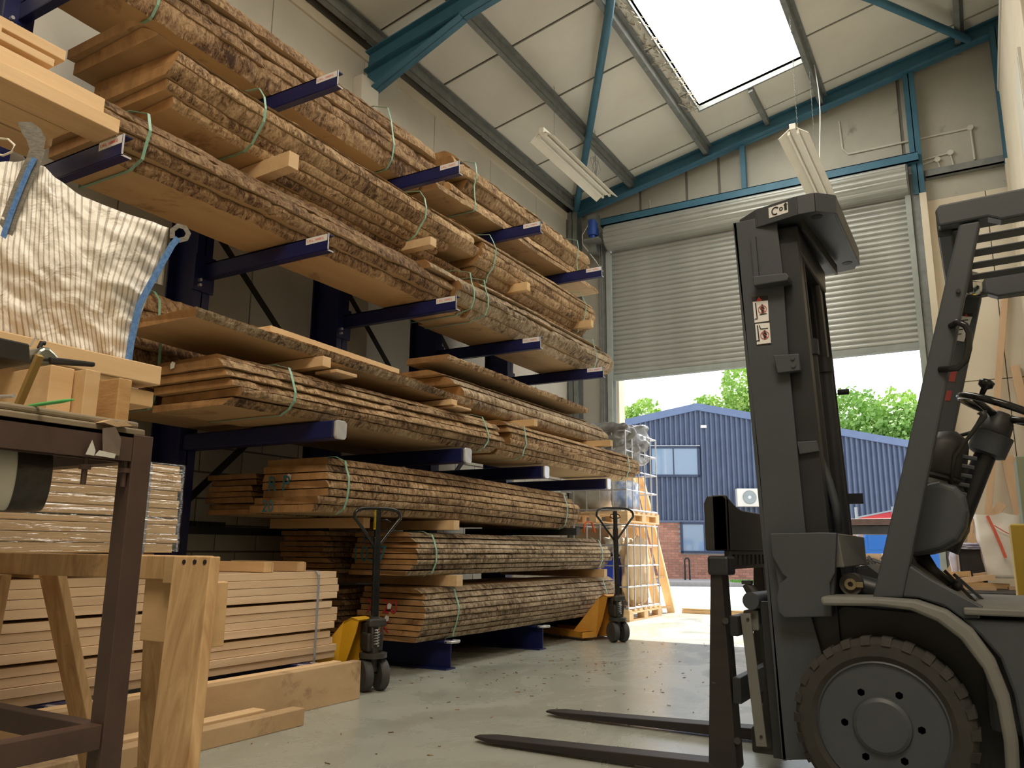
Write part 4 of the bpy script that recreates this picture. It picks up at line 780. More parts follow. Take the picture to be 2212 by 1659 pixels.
def band(name, L, wid, m, parent=t):
    V = []; n = len(L); H = Vector((0.6, 0.8, 0)); NN = Vector((0.8, -0.6, 0))
    for i, p in enumerate(L):
        a = Vector(L[max(0, i - 1)]); b = Vector(L[min(n - 1, i + 1)]); d = (b - a).normalized(); r = (H * d.z - Vector((0, 0, 1)) * d.dot(H)).normalized() * wid / 2
        for s in (-1, 1):
            for k in (0, 1): V.append(tuple(Vector(p) + r * s + NN * (0.004 * k)))
    F = []
    for i in range(n - 1):
        a = 4 * i; b = a + 4; F += [(a, b, b + 2, a + 2), (a + 1, a + 3, b + 3, b + 1), (a, a + 1, b + 1, b), (a + 2, b + 2, b + 3, a + 3)]
    F += [(0, 2, 3, 1), (4 * n - 4, 4 * n - 3, 4 * n - 1, 4 * n - 2)]
    return new(name, V, F, mat[m], parent)
L = [(-2.479, 1.194, 1.797), (-2.472, 1.203, 1.874), (-2.462, 1.217, 1.968), (-2.454, 1.228, 2.032), (-2.447, 1.237, 2.073), (-2.444, 1.241, 2.113)]
band('lift_loop', L, 0.042, 'web'); band('blue_seam', [(p[0] + 0.008, p[1] - 0.004, p[2]) for p in L[:5]], 0.015, 'webblue')
L = [(-2.443, 1.243, 2.111), (-2.442, 1.244, 2.146), (-2.449, 1.234, 2.167), (-2.464, 1.215, 2.182), (-2.473, 1.202, 2.184), (-2.466, 1.212, 2.16), (-2.457, 1.224, 2.14), (-2.45, 1.233, 2.111)]
band('lift_loop', L, 0.028, 'web')
L = [(-2.27, 1.507, 1.459), (-2.269, 1.508, 1.526), (-2.265, 1.513, 1.588), (-2.262, 1.517, 1.649), (-2.246, 1.538, 1.723), (-2.23, 1.56, 1.797), (-2.215, 1.58, 1.865), (-2.205, 1.593, 1.892)]
band('corner_seam', L, 0.020, 'webblue')
L = [(-2.216, 1.579, 1.889), (-2.217, 1.577, 1.916), (-2.207, 1.59, 1.935), (-2.195, 1.607, 1.932), (-2.188, 1.617, 1.913), (-2.191, 1.612, 1.894), (-2.205, 1.594, 1.884)]
band('lift_loop', L, 0.016, 'web')
L = [(-3.197, 1.45, 2.41), (-3.099, 1.45, 2.408), (-3.013, 1.45, 2.381), (-2.962, 1.45, 2.345), (-2.971, 1.45, 2.319), (-3.03, 1.45, 2.319), (-3.117, 1.45, 2.351), (-3.191, 1.45, 2.385)]
MB().tube([(p[0], 1.42, p[2]) for p in L], 0.004, 8).build('tie_cord', mat['lamp_white'], t, smooth=True)

# ------------------------------------------------------------------ pallet trucks
mat['yellow'] = M('yellow_paint', (0.62, 0.33, 0.012), (0.74, 0.42, 0.02), 5, rough=0.42, bump=0.05, spots=(0.25, 0.15, 0.03), spot_scale=9, spot_amt=0.68); mat['orange'] = M('orange_yellow_paint', (0.62, 0.27, 0.03), (0.72, 0.36, 0.05), 5, rough=0.5)
mat['blackgloss'] = M('black_gloss_paint', (0.008, 0.009, 0.010), (0.02, 0.021, 0.022), 6, rough=0.22); mat['greasy'] = M('greasy_casting', (0.02, 0.02, 0.019), (0.06, 0.057, 0.05), 12, rough=0.5, bump=0.3)
mat['rubber'] = M('grey_rubber', (0.035, 0.036, 0.036), (0.07, 0.07, 0.068), 12, rough=0.7); mat['sticker_y'] = M('yellow_sticker', (0.80, 0.62, 0.03))
def pallet_truck(label, bx, by, ang, ym, hh=1.235, mirror=False, hang=0.0, hw=0.17):
    """local frame: forks run along -X from the pump, handle upright at the origin, wheels below"""
    t = thing('pallet_truck', label, 'pallet truck', (bx, by, 0))
    RH = Matrix.Rotation(hang, 3, 'Z'); RF = Matrix.Rotation(ang, 3, 'Z'); cur = [RH]
    def W(p): v = cur[0] @ Vector(p); return (v.x + bx, v.y + by, v.z)
    def fin(m_, name, m, par=t, bev=0, smooth=False): m_.v = [W(p) for p in m_.v]; return m_.build(name, mat[m], par, bev, smooth)
    for s in (-1, 1):
        wv = MB(); wv.lathe((0, s * 0.055, 0.10), 'y', [(0.06, -0.026), (0.092, -0.028), (0.10, -0.018), (0.10, 0.018), (0.092, 0.028), (0.06, 0.026)], 32)
        w_ = fin(wv, 'steer_wheel', 'rubber', smooth=0.5)
        hb = MB(); hb.lathe((0, s * 0.055, 0.10), 'y', [(0.02, -0.03), (0.058, -0.022), (0.06, 0.0), (0.058, 0.022), (0.02, 0.03)], 24); fin(hb, 'hub', 'greasy', w_, smooth=0.5)
    fin(MB().cyl((0, -0.09, 0.10), (0, 0.09, 0.10), 0.012, n=12), 'axle', 'greasy')
    fin(MB().cyl((0, 0, 0.12), (0, 0, 0.46), 0.035, n=20).cyl((0, 0, 0.205), (0, 0, 0.235), 0.09, n=20), 'pump', 'greasy', smooth=0.6)
    fin(MB().box(-0.09, 0.03, -0.055, 0.055, 0.24, 0.36).box(-0.14, -0.04, -0.04, 0.04, 0.26, 0.42).box(0.0, 0.06, -0.06, 0.06, 0.40, 0.45), 'pump_body', 'greasy', bev=0.012)
    fin(MB().tube([(0.045 + 0.016 * math.cos(k * 0.8), 0.016 * math.sin(k * 0.8), 0.28 + k * 0.0022) for k in range(50)], 0.0035, 5), 'spring', 'silver')
    for s in (-1, 1): fin(MB().tube([(0.03, s * 0.032, 0.43), (0.06, s * 0.036, 0.36), (0.05, s * 0.032, 0.27)], 0.007, 6), 'spring_link', 'greasy')
    # handle
    fin(MB().bar((0, 0, 0.43), (-0.015, 0, hh - 0.20), 0.045, 0.030, (1, 0, 0)).bar((-0.014, 0, hh - 0.26), (-0.02, 0, hh - 0.02), 0.034, 0.034, (1, 0, 0)), 'handle_shaft', 'blackgloss', bev=0.004)
    lp = []; W_ = hw
    for k in range(28):
        a = -PI / 2 + 2 * PI * k / 28
        x_ = math.cos(a); z_ = math.sin(a)
        if z_ > 0: yy = W_ * (abs(x_) ** 0.55) * (1 if x_ > 0 else -1); zz = 0.065 * hw / 0.165 * z_ ** 0.6
        else: yy = W_ * x_ * (1 - 0.12 * (-z_)); zz = -0.20 * hw / 0.165 * (1 - abs(x_) ** 1.0) ** 0.9
        lp.append((-0.02, yy, hh - 0.075 + zz))
    fin(MB().tube(lp, 0.0115, 10, closed=True), 'loop_handle', 'blackgloss', smooth=True)
    if mirror: fin(MB().tube([(-0.02, -0.06, hh - 0.085), (-0.02, -0.05, hh - 0.06), (-0.02, 0, hh - 0.045), (-0.02, 0.05, hh - 0.06), (-0.02, 0.062, hh - 0.085), (-0.02, 0.03, hh - 0.095), (-0.02, -0.03, hh - 0.095)], 0.006, 8, closed=True), 'release_lever', 'blackgloss', smooth=True)
    else: fin(MB().tube([(-0.005, 0.01, hh - 0.09), (0.02, 0.05, hh - 0.085), (0.03, 0.075, hh - 0.10)], 0.005, 8), 'release_lever', 'blackgloss', smooth=True)
    cur[0] = RF
    fin(MB().prism([(-0.07, 0.44), (-0.13, 0.455), (-0.20, 0.42), (-0.40, 0.06), (-0.36, 0.03), (-0.24, 0.03), (-0.15, 0.20), (-0.09, 0.36)], 'y', -0.075, -0.070).prism([(-0.07, 0.44), (-0.13, 0.455), (-0.20, 0.42), (-0.40, 0.06), (-0.36, 0.03), (-0.24, 0.03), (-0.15, 0.20), (-0.09, 0.36)], 'y', 0.070, 0.075).prism([(-0.07, 0.44), (-0.13, 0.455), (-0.20, 0.42), (-0.21, 0.40), (-0.13, 0.44), (-0.08, 0.43)], 'y', -0.075, 0.075).add([(-0.19, -0.075, 0.43), (-0.19, 0.075, 0.43), (-0.42, 0.27, 0.05), (-0.42, -0.27, 0.05)], [(0, 1, 2, 3)]).add([(-0.19, -0.075, 0.425), (-0.42, -0.27, 0.045), (-0.24, -0.07, 0.03)], [(0, 1, 2)]).add([(-0.19, 0.075, 0.425), (-0.42, 0.27, 0.045), (-0.24, 0.07, 0.03)], [(0, 1, 2)]), 'frame', ym)
    for s in (-1, 1):
        fk = MB(); a, b = (s * 0.265, s * 0.11); a, b = min(a, b), max(a, b)
        fk.box(-1.52, -0.24, a, b, 0.078, 0.084).box(-1.52, -0.24, a, a + 0.005, 0.03, 0.084).box(-1.52, -0.24, b - 0.005, b, 0.03, 0.084).box(-0.30, -0.235, a, b, 0.03, 0.084)
        f_ = fin(fk, 'fork', ym, bev=0.002)
        fin(MB().cyl((-1.35, a + 0.03, 0.038), (-1.35, b - 0.03, 0.038), 0.037, n=20), 'load_roller', 'rubber', f_, smooth=0.6)
    cur[0] = RH
    return t, W
t, W = pallet_truck('yellow pallet truck with a heart-shaped black handle, beside the plank stack', -3.50, 4.25, math.radians(4), 'yellow', 1.17, False, math.radians(-27), 0.165)
m_ = MB(); a = Vector(W((0.003, 0, 0))) ; 
st = MB().box(-0.0005, 0.0005, -0.012, 0.012, 1.06, 1.14); 
L = [W((p[0] - 0.013 + 0.015, p[1], p[2])) for p in [(0.0, -0.012, 1.05), (0.0, 0.012, 1.05), (0.0, 0.012, 1.15), (0.0, -0.012, 1.15)]]
L2 = [W((0.002, -0.025 + 0.006, z_)) for z_ in (1.04, 1.16)]
# sticker on the camera-facing side of the shaft
s_ = MB(); Lq = [(-0.036, -0.0185, 1.02), (-0.004, -0.0185, 1.02), (-0.004, -0.0185, 1.15), (-0.036, -0.0185, 1.15)]
s_.add([W(p) for p in Lq] + [W((p[0], p[1] - 0.001, p[2])) for p in Lq], [(0, 1, 2, 3), (7, 6, 5, 4), (0, 4, 5, 1), (1, 5, 6, 2), (2, 6, 7, 3), (3, 7, 4, 0)]); sk = s_.build('yellow_sticker', mat['sticker_y'], t)
ru = [W((-0.020, -0.020, 1.03)), W((-0.020, -0.020, 1.14))]
o1 = Vector(W((-0.012, -0.0200, 1.03)))
text('sticker_print', 'KEMVTF', mat['ink'], sk, 0.024, tuple(o1), (0, 0, 1), tuple(Vector(W((-1, 0, 0))) - Vector(W((0, 0, 0)))), 0.0003)
t, W = pallet_truck('orange-yellow pallet truck standing by the cages in the doorway', -3.27, 7.76, math.radians(-24), 'orange', 1.315, True, math.radians(-38), 0.215)

# ------------------------------------------------------------------ cages on pallets in the doorway
mat['pallet'] = M('pallet_wood', (0.66, 0.43, 0.22), (0.82, 0.6, 0.34), 6, rough=0.8, rand=True, hsv=0.12, bump=0.15)
def pallet(parent, x0, y0, z0, wx=1.0, wy=1.2):
    for k in range(7): yy = y0 + k * (wy - 0.1) / 6; box('deck_board', x0, x0 + wx, yy, yy + 0.1, z0 + 0.12, z0 + 0.142, mat['pallet'], parent)
    for i in range(3):
        xx = x0 + i * (wx - 0.1) / 2
        box('stringer', xx, xx + 0.1, y0, y0 + wy, z0 + 0.098, z0 + 0.119, mat['pallet'], parent); box('bottom_board', xx, xx + 0.1, y0, y0 + wy, z0, z0 + 0.02, mat['pallet'], parent)
        for k in range(3): yy = y0 + k * (wy - 0.14) / 2; box('pallet_block', xx, xx + 0.1, yy, yy + 0.14, z0 + 0.021, z0 + 0.097, mat['pallet'], parent)
def cage(label, x0, y0, z0, h, wx=1.0, wy=1.2):
    t = thing('cage', label, 'cage', (x0 + wx / 2, y0 + wy / 2, z0)); pallet(t, x0, y0, z0, wx, wy); zb = z0 + 0.143; r = 0.0095
    X0, X1, Y0, Y1 = x0 + 0.02, x0 + wx - 0.02, y0 + 0.02, y0 + wy - 0.02
    for k in range(5):
        z_ = zb + 0.02 + (h - 0.03) * k / 4; MB().tube([(X0, Y0, z_), (X1, Y0, z_), (X1, Y1, z_), (X0, Y1, z_)], r * (1.3 if k in (0, 5) else 1), 8, closed=True).build('cage_ring', mat['silver'], t)
    n = 6
    for k in range(n):
        for (a, b) in (((X0 + (X1 - X0) * k / (n - 1), Y0), None), ((X1, Y0 + (Y1 - Y0) * k / (n - 1)), None)):
            if a[0] == X1 and a[1] == Y0 and k: continue
            MB().cyl((a[0], a[1], zb), (a[0], a[1], zb + h), r, n=6).build('cage_bar', mat['silver'], t)
    return t
cage('lower wire cage on a pallet in the doorway, under the tarpaulined cage', -5.03, 9.95, 0.0, 1.10)
cage('upper wire cage with a grey tarpaulin, on top of the other cage', -5.03, 9.95, 1.262, 1.08)
mat['tarp'] = M('grey_tarpaulin', (0.10, 0.10, 0.10), (0.30, 0.30, 0.29), 3, rough=0.3, bump=0.3, bscale=8)
def lump(name, label, cat, c, s, m, seed, parent=None, amp=0.25, fr_=2.0, sub=4):
    bm = bmesh.new(); bmesh.ops.create_icosphere(bm, subdivisions=sub, radius=1.0)
    V = []
    for v in bm.verts:
        q = v.co.copy(); k = max(abs(q.x), abs(q.y), abs(q.z)); q = q.lerp(q / k, 0.6)
        d = 1 + amp * noise.noise(v.co * fr_ + Vector((seed, 0, 0))) + amp * 0.4 * noise.noise(v.co * fr_ * 3 + Vector((seed, 7, 0)))
        V.append((c[0] + q.x * s[0] * d, c[1] + q.y * s[1] * d, c[2] + q.z * s[2] * d))
    F = [tuple(v.index for v in f.verts) for f in bm.faces]; bm.free()
    o = new(name, V, F, m, parent, smooth=True)
    if label: tag(o, label, cat)
    return o
lump('tarpaulin', 'crumpled grey tarpaulin stuffed in the top of the upper cage', 'tarpaulin', (-4.50, 10.5, 2.34), (0.47, 0.56, 0.29), mat['tarp'], 3, amp=0.28, fr_=2.2, sub=5)
lump('grey_sack', 'pale grey sack in the bottom of the upper cage, left', 'sack', (-4.72, 10.35, 1.62), (0.22, 0.3, 0.18), M('sack_grey', (0.42, 0.40, 0.35), (0.55, 0.52, 0.46), 5, rough=0.6), 5, amp=0.12)
lump('white_sack', 'white and blue sack in the bottom of the upper cage, right', 'sack', (-4.22, 10.35, 1.64), (0.13, 0.3, 0.20), M('sack_white', (0.75, 0.77, 0.8), (0.25, 0.35, 0.6), 4, rough=0.5, contrast=0.08), 6, amp=0.12)
mat['bluebox'] = M('blue_crate', (0.03, 0.07, 0.55), (0.05, 0.1, 0.65), 5, rough=0.4)
t = thing('blue_box', 'blue plastic box inside the lower cage', 'box', (-4.5, 10.25, 0.40))
MB().prism([(-4.78, 0.40), (-4.30, 0.40), (-4.26, 0.78), (-4.82, 0.78)], 'y', 10.02, 10.5).build('box_body', mat['bluebox'], t, 0.01)
MB().box(-4.84, -4.24, 10.0, 10.52, 0.78, 0.80).build('box_rim', mat['bluebox'], t, 0.004)
tag(box('dark_crate', -4.80, -4.30, 10.02, 10.7, 0.16, 0.395, mat['greasy'], None, 0.01), 'dark crate under the blue box in the lower cage', 'crate')
mat['paper'] = M('brown_paper_sack', (0.50, 0.34, 0.19), (0.68, 0.5, 0.3), 5, rough=0.8, bump=0.3)
lump('paper_sack', 'crumpled brown paper sack standing at the right of the lower cage', 'sack', (-4.17, 10.55, 0.62), (0.09, 0.40, 0.44), mat['paper'], 8, amp=0.2)
tag(box('cardboard_box', -4.95, -4.45, 10.3, 10.9, 0.82, 1.18, mat['card'], None, 0.004), 'cardboard box above the blue box in the lower cage', 'box')
lump('rag_heap', 'white rags heaped beside the cardboard box in the lower cage', 'rags', (-4.33, 10.3, 0.95), (0.12, 0.22, 0.12), M('rag', (0.55, 0.5, 0.42), (0.75, 0.7, 0.6), 9, rough=0.9), 9, amp=0.35)
mat['orange_strap'] = M('orange_webbing', (0.75, 0.13, 0.03), (0.85, 0.18, 0.05), 9, rough=0.6)
L = [(-3.72, 7.938, 1.082), (-3.72, 7.963, 1.171), (-3.72, 8.047, 1.204), (-3.72, 8.143, 1.197), (-3.72, 8.226, 1.089)]
m_ = MB(); m_.tube([(p[0], p[1], p[2]) for p in L], 0.013, 8, flat=0.4); tag(m_.build('orange_loop', mat['orange_strap'], None, smooth=True), 'orange strap loop standing on the second pack from the floor', 'strap')
# wooden ladder-like frames leaning by the cages
t = thing('wooden_ladder', 'orange-lit wooden ladder frame leaning against the cages outside', 'ladder', (-4.2, 11.7, 0))
for (b0, b1, t0, t1) in (((-4.14, 11.88), None, (-4.42, 11.42), 1.98), ((-4.26, 11.64), None, (-4.50, 11.25), 1.98)):
    MB().bar((b0[0], b0[1], 0.0), (t0[0], t0[1], t1), 0.12, 0.06, (0, 1, 0)).build('stile', mat['pallet'], t, 0.003)
for k in range(5):
    f_ = 0.04 + k * 0.22; a = Vector((-4.14, 11.88, 0)).lerp(Vector((-4.42, 11.42, 1.98)), f_); b = Vector((-4.26, 11.64, 0)).lerp(Vector((-4.50, 11.25, 1.98)), f_)
    MB().bar(a, b, 0.07, 0.03).build('rung', mat['pallet'], t)
tag(MB().bar((-4.38, 11.45, 0.0), (-4.62, 11.25, 2.0), 0.12, 0.035, (0, 1, 0)).build('leaning_board', mat['pallet'], None, 0.003), 'wide board leaning beside the wooden ladder frame outside', 'board')
tag(MB().box(-3.98, -2.2, 11.86, 12.0, 0.0, 0.045).box(-3.98, -2.2, 11.86, 12.0, 0.05, 0.07).build('yard_board', mat['pallet'], None), 'low boards lying on the sunlit yard beyond the forklift forks', 'board')
# ------------------------------------------------------------------ outside
mat['yard'] = M('yard_concrete', (0.50, 0.49, 0.46), (0.60, 0.59, 0.56), 2, rough=0.9, bump=0.1)
struct(MB().prism([(-60, DY + 0.2), (60, DY + 0.2), (60, 80), (-60, 80)], 'z', -0.10, -0.002).build('ground_yard', mat['yard']))
mat['gravel'] = M('gravel', (0.42, 0.39, 0.35), (0.62, 0.58, 0.53), 60, rough=0.95, bump=0.6, bscale=90); mat['kerb'] = M('kerb_concrete', (0.30, 0.28, 0.26), (0.40, 0.38, 0.35), 10, rough=0.9)
BA = math.radians(26); A0 = Vector((-9.5, 24.0, 0)); bu = Vector((math.cos(BA), math.sin(BA), 0)); bn = Vector((-math.sin(BA), math.cos(BA), 0))   # along the facade, into the building
def LW(s, d, z): p = A0 + bu * s + bn * d; return (p.x, p.y, z)
def lbox(mb, s0, s1, d0, d1, z0, z1):
    v = [LW(s, d, z) for z in (z0, z1) for d in (d0, d1) for s in (s0, s1)]
    mb.add(v, [(0, 2, 3, 1), (4, 5, 7, 6), (0, 1, 5, 4), (2, 6, 7, 3), (0, 4, 6, 2), (1, 3, 7, 5)]); return mb
struct(lbox(MB(), -12, 30, -4.0, 0.4, -0.001, 0.045).build('ground_gravel', mat['gravel']))
struct(lbox(MB(), -12, 30, -4.14, -4.0, -0.001, 0.10).build('kerb_1', mat['kerb']))
random.seed(7)
mat['grass'] = M('grass_green', (0.09, 0.30, 0.02), (0.22, 0.50, 0.05), 9, rough=0.8)
m_ = MB()
for k in range(5000):
    s = random.uniform(2.5, 8.5); d = random.uniform(-3.95, -1.6); h_ = random.uniform(0.03, 0.09); a = random.uniform(0, 6.3); dx = 0.02 * math.cos(a); dy_ = 0.02 * math.sin(a)
    p = LW(s, d, 0.045); m_.add([(p[0] - dx, p[1] - dy_, p[2]), (p[0] + dx, p[1] + dy_, p[2]), (p[0] + random.uniform(-0.03, 0.03), p[1] + random.uniform(-0.03, 0.03), p[2] + h_)], [(0, 1, 2)])
g_ = stuff(m_.build('grass', mat['grass'])); tag(g_, 'strip of short bright grass in front of the brick wall outside', 'grass')
mat['clad'] = M('navy_cladding', (0.085, 0.115, 0.185), (0.115, 0.15, 0.23), 3, rough=0.45); mat['cladtrim'] = M('navy_trim', (0.13, 0.18, 0.30), (0.16, 0.22, 0.36), 3, rough=0.5)
mat['brick'] = M('red_brick', (0.40, 0.17, 0.11), (0.55, 0.27, 0.18), 3, rough=0.9, rand=True, hsv=0.22, bump=0.1); mat['mortar'] = M('mortar', (0.45, 0.41, 0.36), (0.52, 0.48, 0.42), 12, rough=0.95)
mat['glassw'] = M('window_glass', (0.24, 0.34, 0.46), rough=0.04); mat['glassw'].node_tree.nodes['Principled BSDF'].inputs['Specular IOR Level'].default_value = 1.0
t = thing('workshop_building', 'navy ribbed building with a brick base and shallow gable across the yard', 'building', LW(3, 3, 0))
def bz(s): return 5.52 - (2.08 - s) * 0.225 if s < 2.08 else 5.52 - (s - 2.08) * 0.186
m_ = MB(); lbox(m_, -2.0, 16, 0.06, 8, 0, 1.78); wb_ = m_.build('brick_wall', mat['mortar'], t)
m_ = MB(); s = -2.0; V = []; pr_ = [0.0, 0.05, 0.07, 0.13, 0.15]; prd = [0.0, 0.0, 0.085, 0.085, 0.0]; S = []
while s < 16:
    for a, d in zip(pr_[:-1], prd[:-1]): S.append((s + a, d))
    s += 0.16
holes = []
V = []
for (ss, d) in S:
    V.append(LW(ss, d, 1.80)); V.append(LW(ss, d, bz(ss) - 0.02))
F = [(2 * i, 2 * i + 2, 2 * i + 3, 2 * i + 1) for i in range(len(S) - 1)]
new('ribbed_cladding', V, F, mat['clad'], t)
m_ = MB()
for s0, s1 in ((-2.0, 2.08), (2.08, 16)):
    v = [LW(s_, d, bz(s_) + z_) for s_ in (s0, s1) for d in (-0.05, 0.06) for z_ in (-0.20, 0.03)]
    m_.add(v, [(0, 1, 3, 2), (4, 6, 7, 5), (0, 4, 5, 1), (2, 3, 7, 6), (0, 2, 6, 4), (1, 5, 7, 3)])
m_.build('roof_flashing', mat['cladtrim'], t)
m_ = MB()
for s0, s1 in ((-2.0, 2.08), (2.08, 16)):
    v = [LW(s_, d, bz(s_) + z_) for s_ in (s0, s1) for d in (0.06, 9) for z_ in (-0.06, 0.02)]
    m_.add(v, [(0, 1, 3, 2), (4, 6, 7, 5), (0, 4, 5, 1), (2, 3, 7, 6), (0, 2, 6, 4), (1, 5, 7, 3)])
m_.build('roof', mat['cladtrim'], t)
lbox(MB(), -2, 16, -0.04, 0.07, 1.76, 1.83).build('base_flashing', mat['clad'], t)
mat['frame_navy'] = M('window_frame_navy', (0.03, 0.045, 0.09), (0.04, 0.06, 0.11), 5, rough=0.5)
def window(s0, s1, z0, z1, label=None):
    m_ = MB(); f_ = 0.075
    lbox(m_, s0, s1, -0.05, 0.0, z0, z0 + f_); lbox(m_, s0, s1, -0.05, 0.0, z1 - f_, z1); lbox(m_, s0, s0 + f_, -0.05, 0.0, z0, z1); lbox(m_, s1 - f_, s1, -0.05, 0, z0, z1); mid_ = (s0 + s1) / 2 - 0.05; lbox(m_, mid_, mid_ + 0.035, -0.045, 0.0, z0, z1)
    fr_ = m_.build('window', mat['frame_navy'], t)
    lbox(MB(), s0 + f_, mid_, -0.03, -0.02, z0 + f_, z1 - f_).build('pane', mat['glassw'], fr_); lbox(MB(), mid_ + 0.035, s1 - f_, -0.03, -0.02, z0 + f_, z1 - f_).build('pane', mat['glassw'], fr_)
window(0.52, 2.10, 3.18, 4.16); window(1.42, 2.95, 0.82, 1.78)
m_ = MB(); lbox(m_, 0.50, 2.12, -0.06, 0.0, 4.165, 4.18).build('window_head', mat['white'], t)
# bricks
pb = None; nbk = 0; rest = MB()
for r_ in range(23):
    z0 = 0.03 + r_ * 0.0752; s = -1.0 + (0.1125 if r_ % 2 else 0)
    while s < 7.5:
        if not (1.30 < s < 2.95 and z0 > 0.76):
            if 0.0 <= s < 3.9 and nbk < 298:
                if pb is None:
                    m_ = MB(); lbox(m_, 0, 0.215, 0.045, 0.062, 0, 0.065); pb = m_.build('brick', mat['brick'], wb_); pbl = pb.location.copy(); pbs = Vector(LW(0, 0, 0)); pb.location = pbl + Vector(LW(s, 0, z0)) - pbs
                else: c = pb.copy(); COL.objects.link(c); c.location = pbl + Vector(LW(s, 0, z0)) - pbs
                nbk += 1
            else: lbox(rest, s, s + 0.215, 0.045, 0.062, z0, z0 + 0.065)
        s += 0.225
stuff(rest.build('bricks', mat['brick'], wb_))
m_ = MB(); lbox(m_, 2.16, 2.34, -0.12, -0.02, 4.74, 4.82).build('floodlight', mat['lamp_white'], t)
ac = thing('air_unit', 'white air conditioning unit on the navy wall, left of the forklift mast', 'air conditioner', LW(3.6, -0.2, 2.25))
lbox(MB(), 3.15, 4.05, -0.36, -0.06, 2.25, 2.80).build('unit_case', mat['lamp_white'], ac, 0.01)
c_ = Vector(LW(3.52, -0.37, 2.53)); cc = MB()
cc.tube([c_ + (bu * math.cos(a) + Vector((0, 0, 1)) * math.sin(a)) * 0.2 for a in [2 * PI * k / 24 for k in range(24)]], 0.012, 6, closed=True); cc.build('fan_ring', mat['guide'], ac)
cc = MB(); cc.cyl(c_ + bn * 0.005, c_ - bn * 0.01, 0.19, n=24); cc.build('fan_grille', mat['guide'], ac); MB().cyl(c_ - bn * 0.012, c_ - bn * 0.02, 0.05, n=16).build('fan_hub', mat['white'], ac)
lbox(MB(), 3.9, 4.0, -0.365, -0.36, 2.72, 2.76).build('badge', mat['red'], ac)
lp = [LW(1.40, -0.9, 0.0), LW(1.40, -0.9, 0.62), LW(1.44, -0.9, 0.68), LW(1.50, -0.9, 0.68), LW(1.54, -0.9, 0.62), LW(1.54, -0.9, 0.0)]
tag(MB().tube(lp, 0.025, 10).build('cycle_hoop', mat['blackgloss'], None, smooth=0.8), 'dark metal hoop standing on the gravel by the brick wall', 'hoop')
mat['picnic'] = M('dark_stained_wood', (0.10, 0.095, 0.09), (0.18, 0.17, 0.16), 8, rough=0.8)
t = thing('picnic_table', 'grey picnic table on the grass outside', 'picnic table', LW(4.2, -2.5, 0.045))
for k in range(4): m_ = MB(); lbox(m_, 3.3, 5.2, -2.75 + k * 0.14, -2.63 + k * 0.14, 0.68, 0.72); m_.build('table_board', mat['picnic'], t)
for d in (-3.15, -2.0): m_ = MB(); lbox(m_, 3.3, 5.2, d, d + 0.22, 0.40, 0.44); m_.build('bench_board', mat['picnic'], t)
for s in (3.6, 4.9):
    for a, b in ((-2.7, -3.2), (-2.3, -1.8)): MB().bar(LW(s, a, 0.68), LW(s, b, 0.04), 0.04, 0.09).build('leg', mat['picnic'], t)
    m_ = MB(); lbox(m_, s, s + 0.04, -3.1, -1.85, 0.34, 0.40); m_.build('cross_bar', mat['picnic'], t)
# trees
mat['leaf'] = M('leaf_green', (0.24, 0.46, 0.06), (0.56, 0.72, 0.18), 1.2, rough=0.6, contrast=0.2); mat['leaf2'] = M('leaf_dark', (0.18, 0.38, 0.06), (0.44, 0.62, 0.16), 1.2, rough=0.6); mat['trunk'] = M('tree_bark', (0.10, 0.07, 0.05), (0.16, 0.12, 0.08), 5, rough=0.9)
for mm in ('leaf', 'leaf2'):
    mat[mm].node_tree.nodes['Principled BSDF'].inputs['Subsurface Weight'].default_value = 0.0
def tree(label, x, y, h_, r_, seed, m='leaf', n=12000):
    rnd = random.Random(seed); t = thing('tree', label, 'tree', (x, y, 0)); MB().tube([(x, y, 0), (x + 0.1, y, h_ * 0.4), (x, y, h_ * 0.75)], [0.22, 0.16, 0.06], 8).build('trunk', mat['trunk'], t)
    cl = [(x + rnd.uniform(-0.75, 0.75) * r_, y + rnd.uniform(-0.6, 0.6) * r_, h_ - r_ * 0.55 - rnd.random() ** 1.4 * (h_ * 0.55), rnd.uniform(0.32, 0.55) * r_) for _ in range(13)] + [(x, y, h_ - r_ * 0.45, r_ * 0.45)]
    m_ = MB(); V = []; F = []
    for k in range(n):
        c = rnd.choice(cl); d = Vector((rnd.gauss(0, 1), rnd.gauss(0, 1), rnd.gauss(0, 1))).normalized() * c[3] * (0.75 + 0.3 * rnd.random()) ; d *= 1 + 0.25 * noise.noise(d * 2)
        p = Vector((c[0], c[1], c[2])) + d; q = rnd.uniform(0.07, 0.12); a = Vector((rnd.gauss(0, 1), rnd.gauss(0, 1), rnd.gauss(0, 1))).normalized(); b = a.orthogonal().normalized() * q; c2 = a.cross(b).normalized() * q * 0.7
        i = len(V); V += [tuple(p - b), tuple(p + c2), tuple(p + b), tuple(p - c2)]; F.append((i, i + 1, i + 2, i + 3))
    stuff(new('foliage', V, F, mat[m], t)); return t
tree('small bright green tree beyond the building, seen at the left of the doorway', -13.6, 36, 8.0, 1.9, 1)
tree('bright green tree rising behind the gable, left part', -11.0, 37.5, 8.2, 1.7, 2, 'leaf')
tree('tall light green tree just left of the forklift mast', -9.0, 37, 9.6, 2.3, 3, 'leaf')
tree('broad green tree hidden mostly behind the forklift mast', -6.6, 38, 9.0, 2.4, 4, 'leaf2')
tree('rounded green tree right of the forklift mast', -4.8, 38, 7.9, 2.3, 5, 'leaf2', 15000)
tree('pale green tree between the forklift mast and the overhead guard post', -2.9, 39, 8.0, 2.5, 6, 'leaf', 15000)
tree('green tree at the right of the doorway behind the guard post', -0.9, 38, 7.7, 2.3, 7, 'leaf2')
tree('green tree beyond the right end of the navy building', 1.6, 40, 8.5, 2.8, 8, 'leaf2')
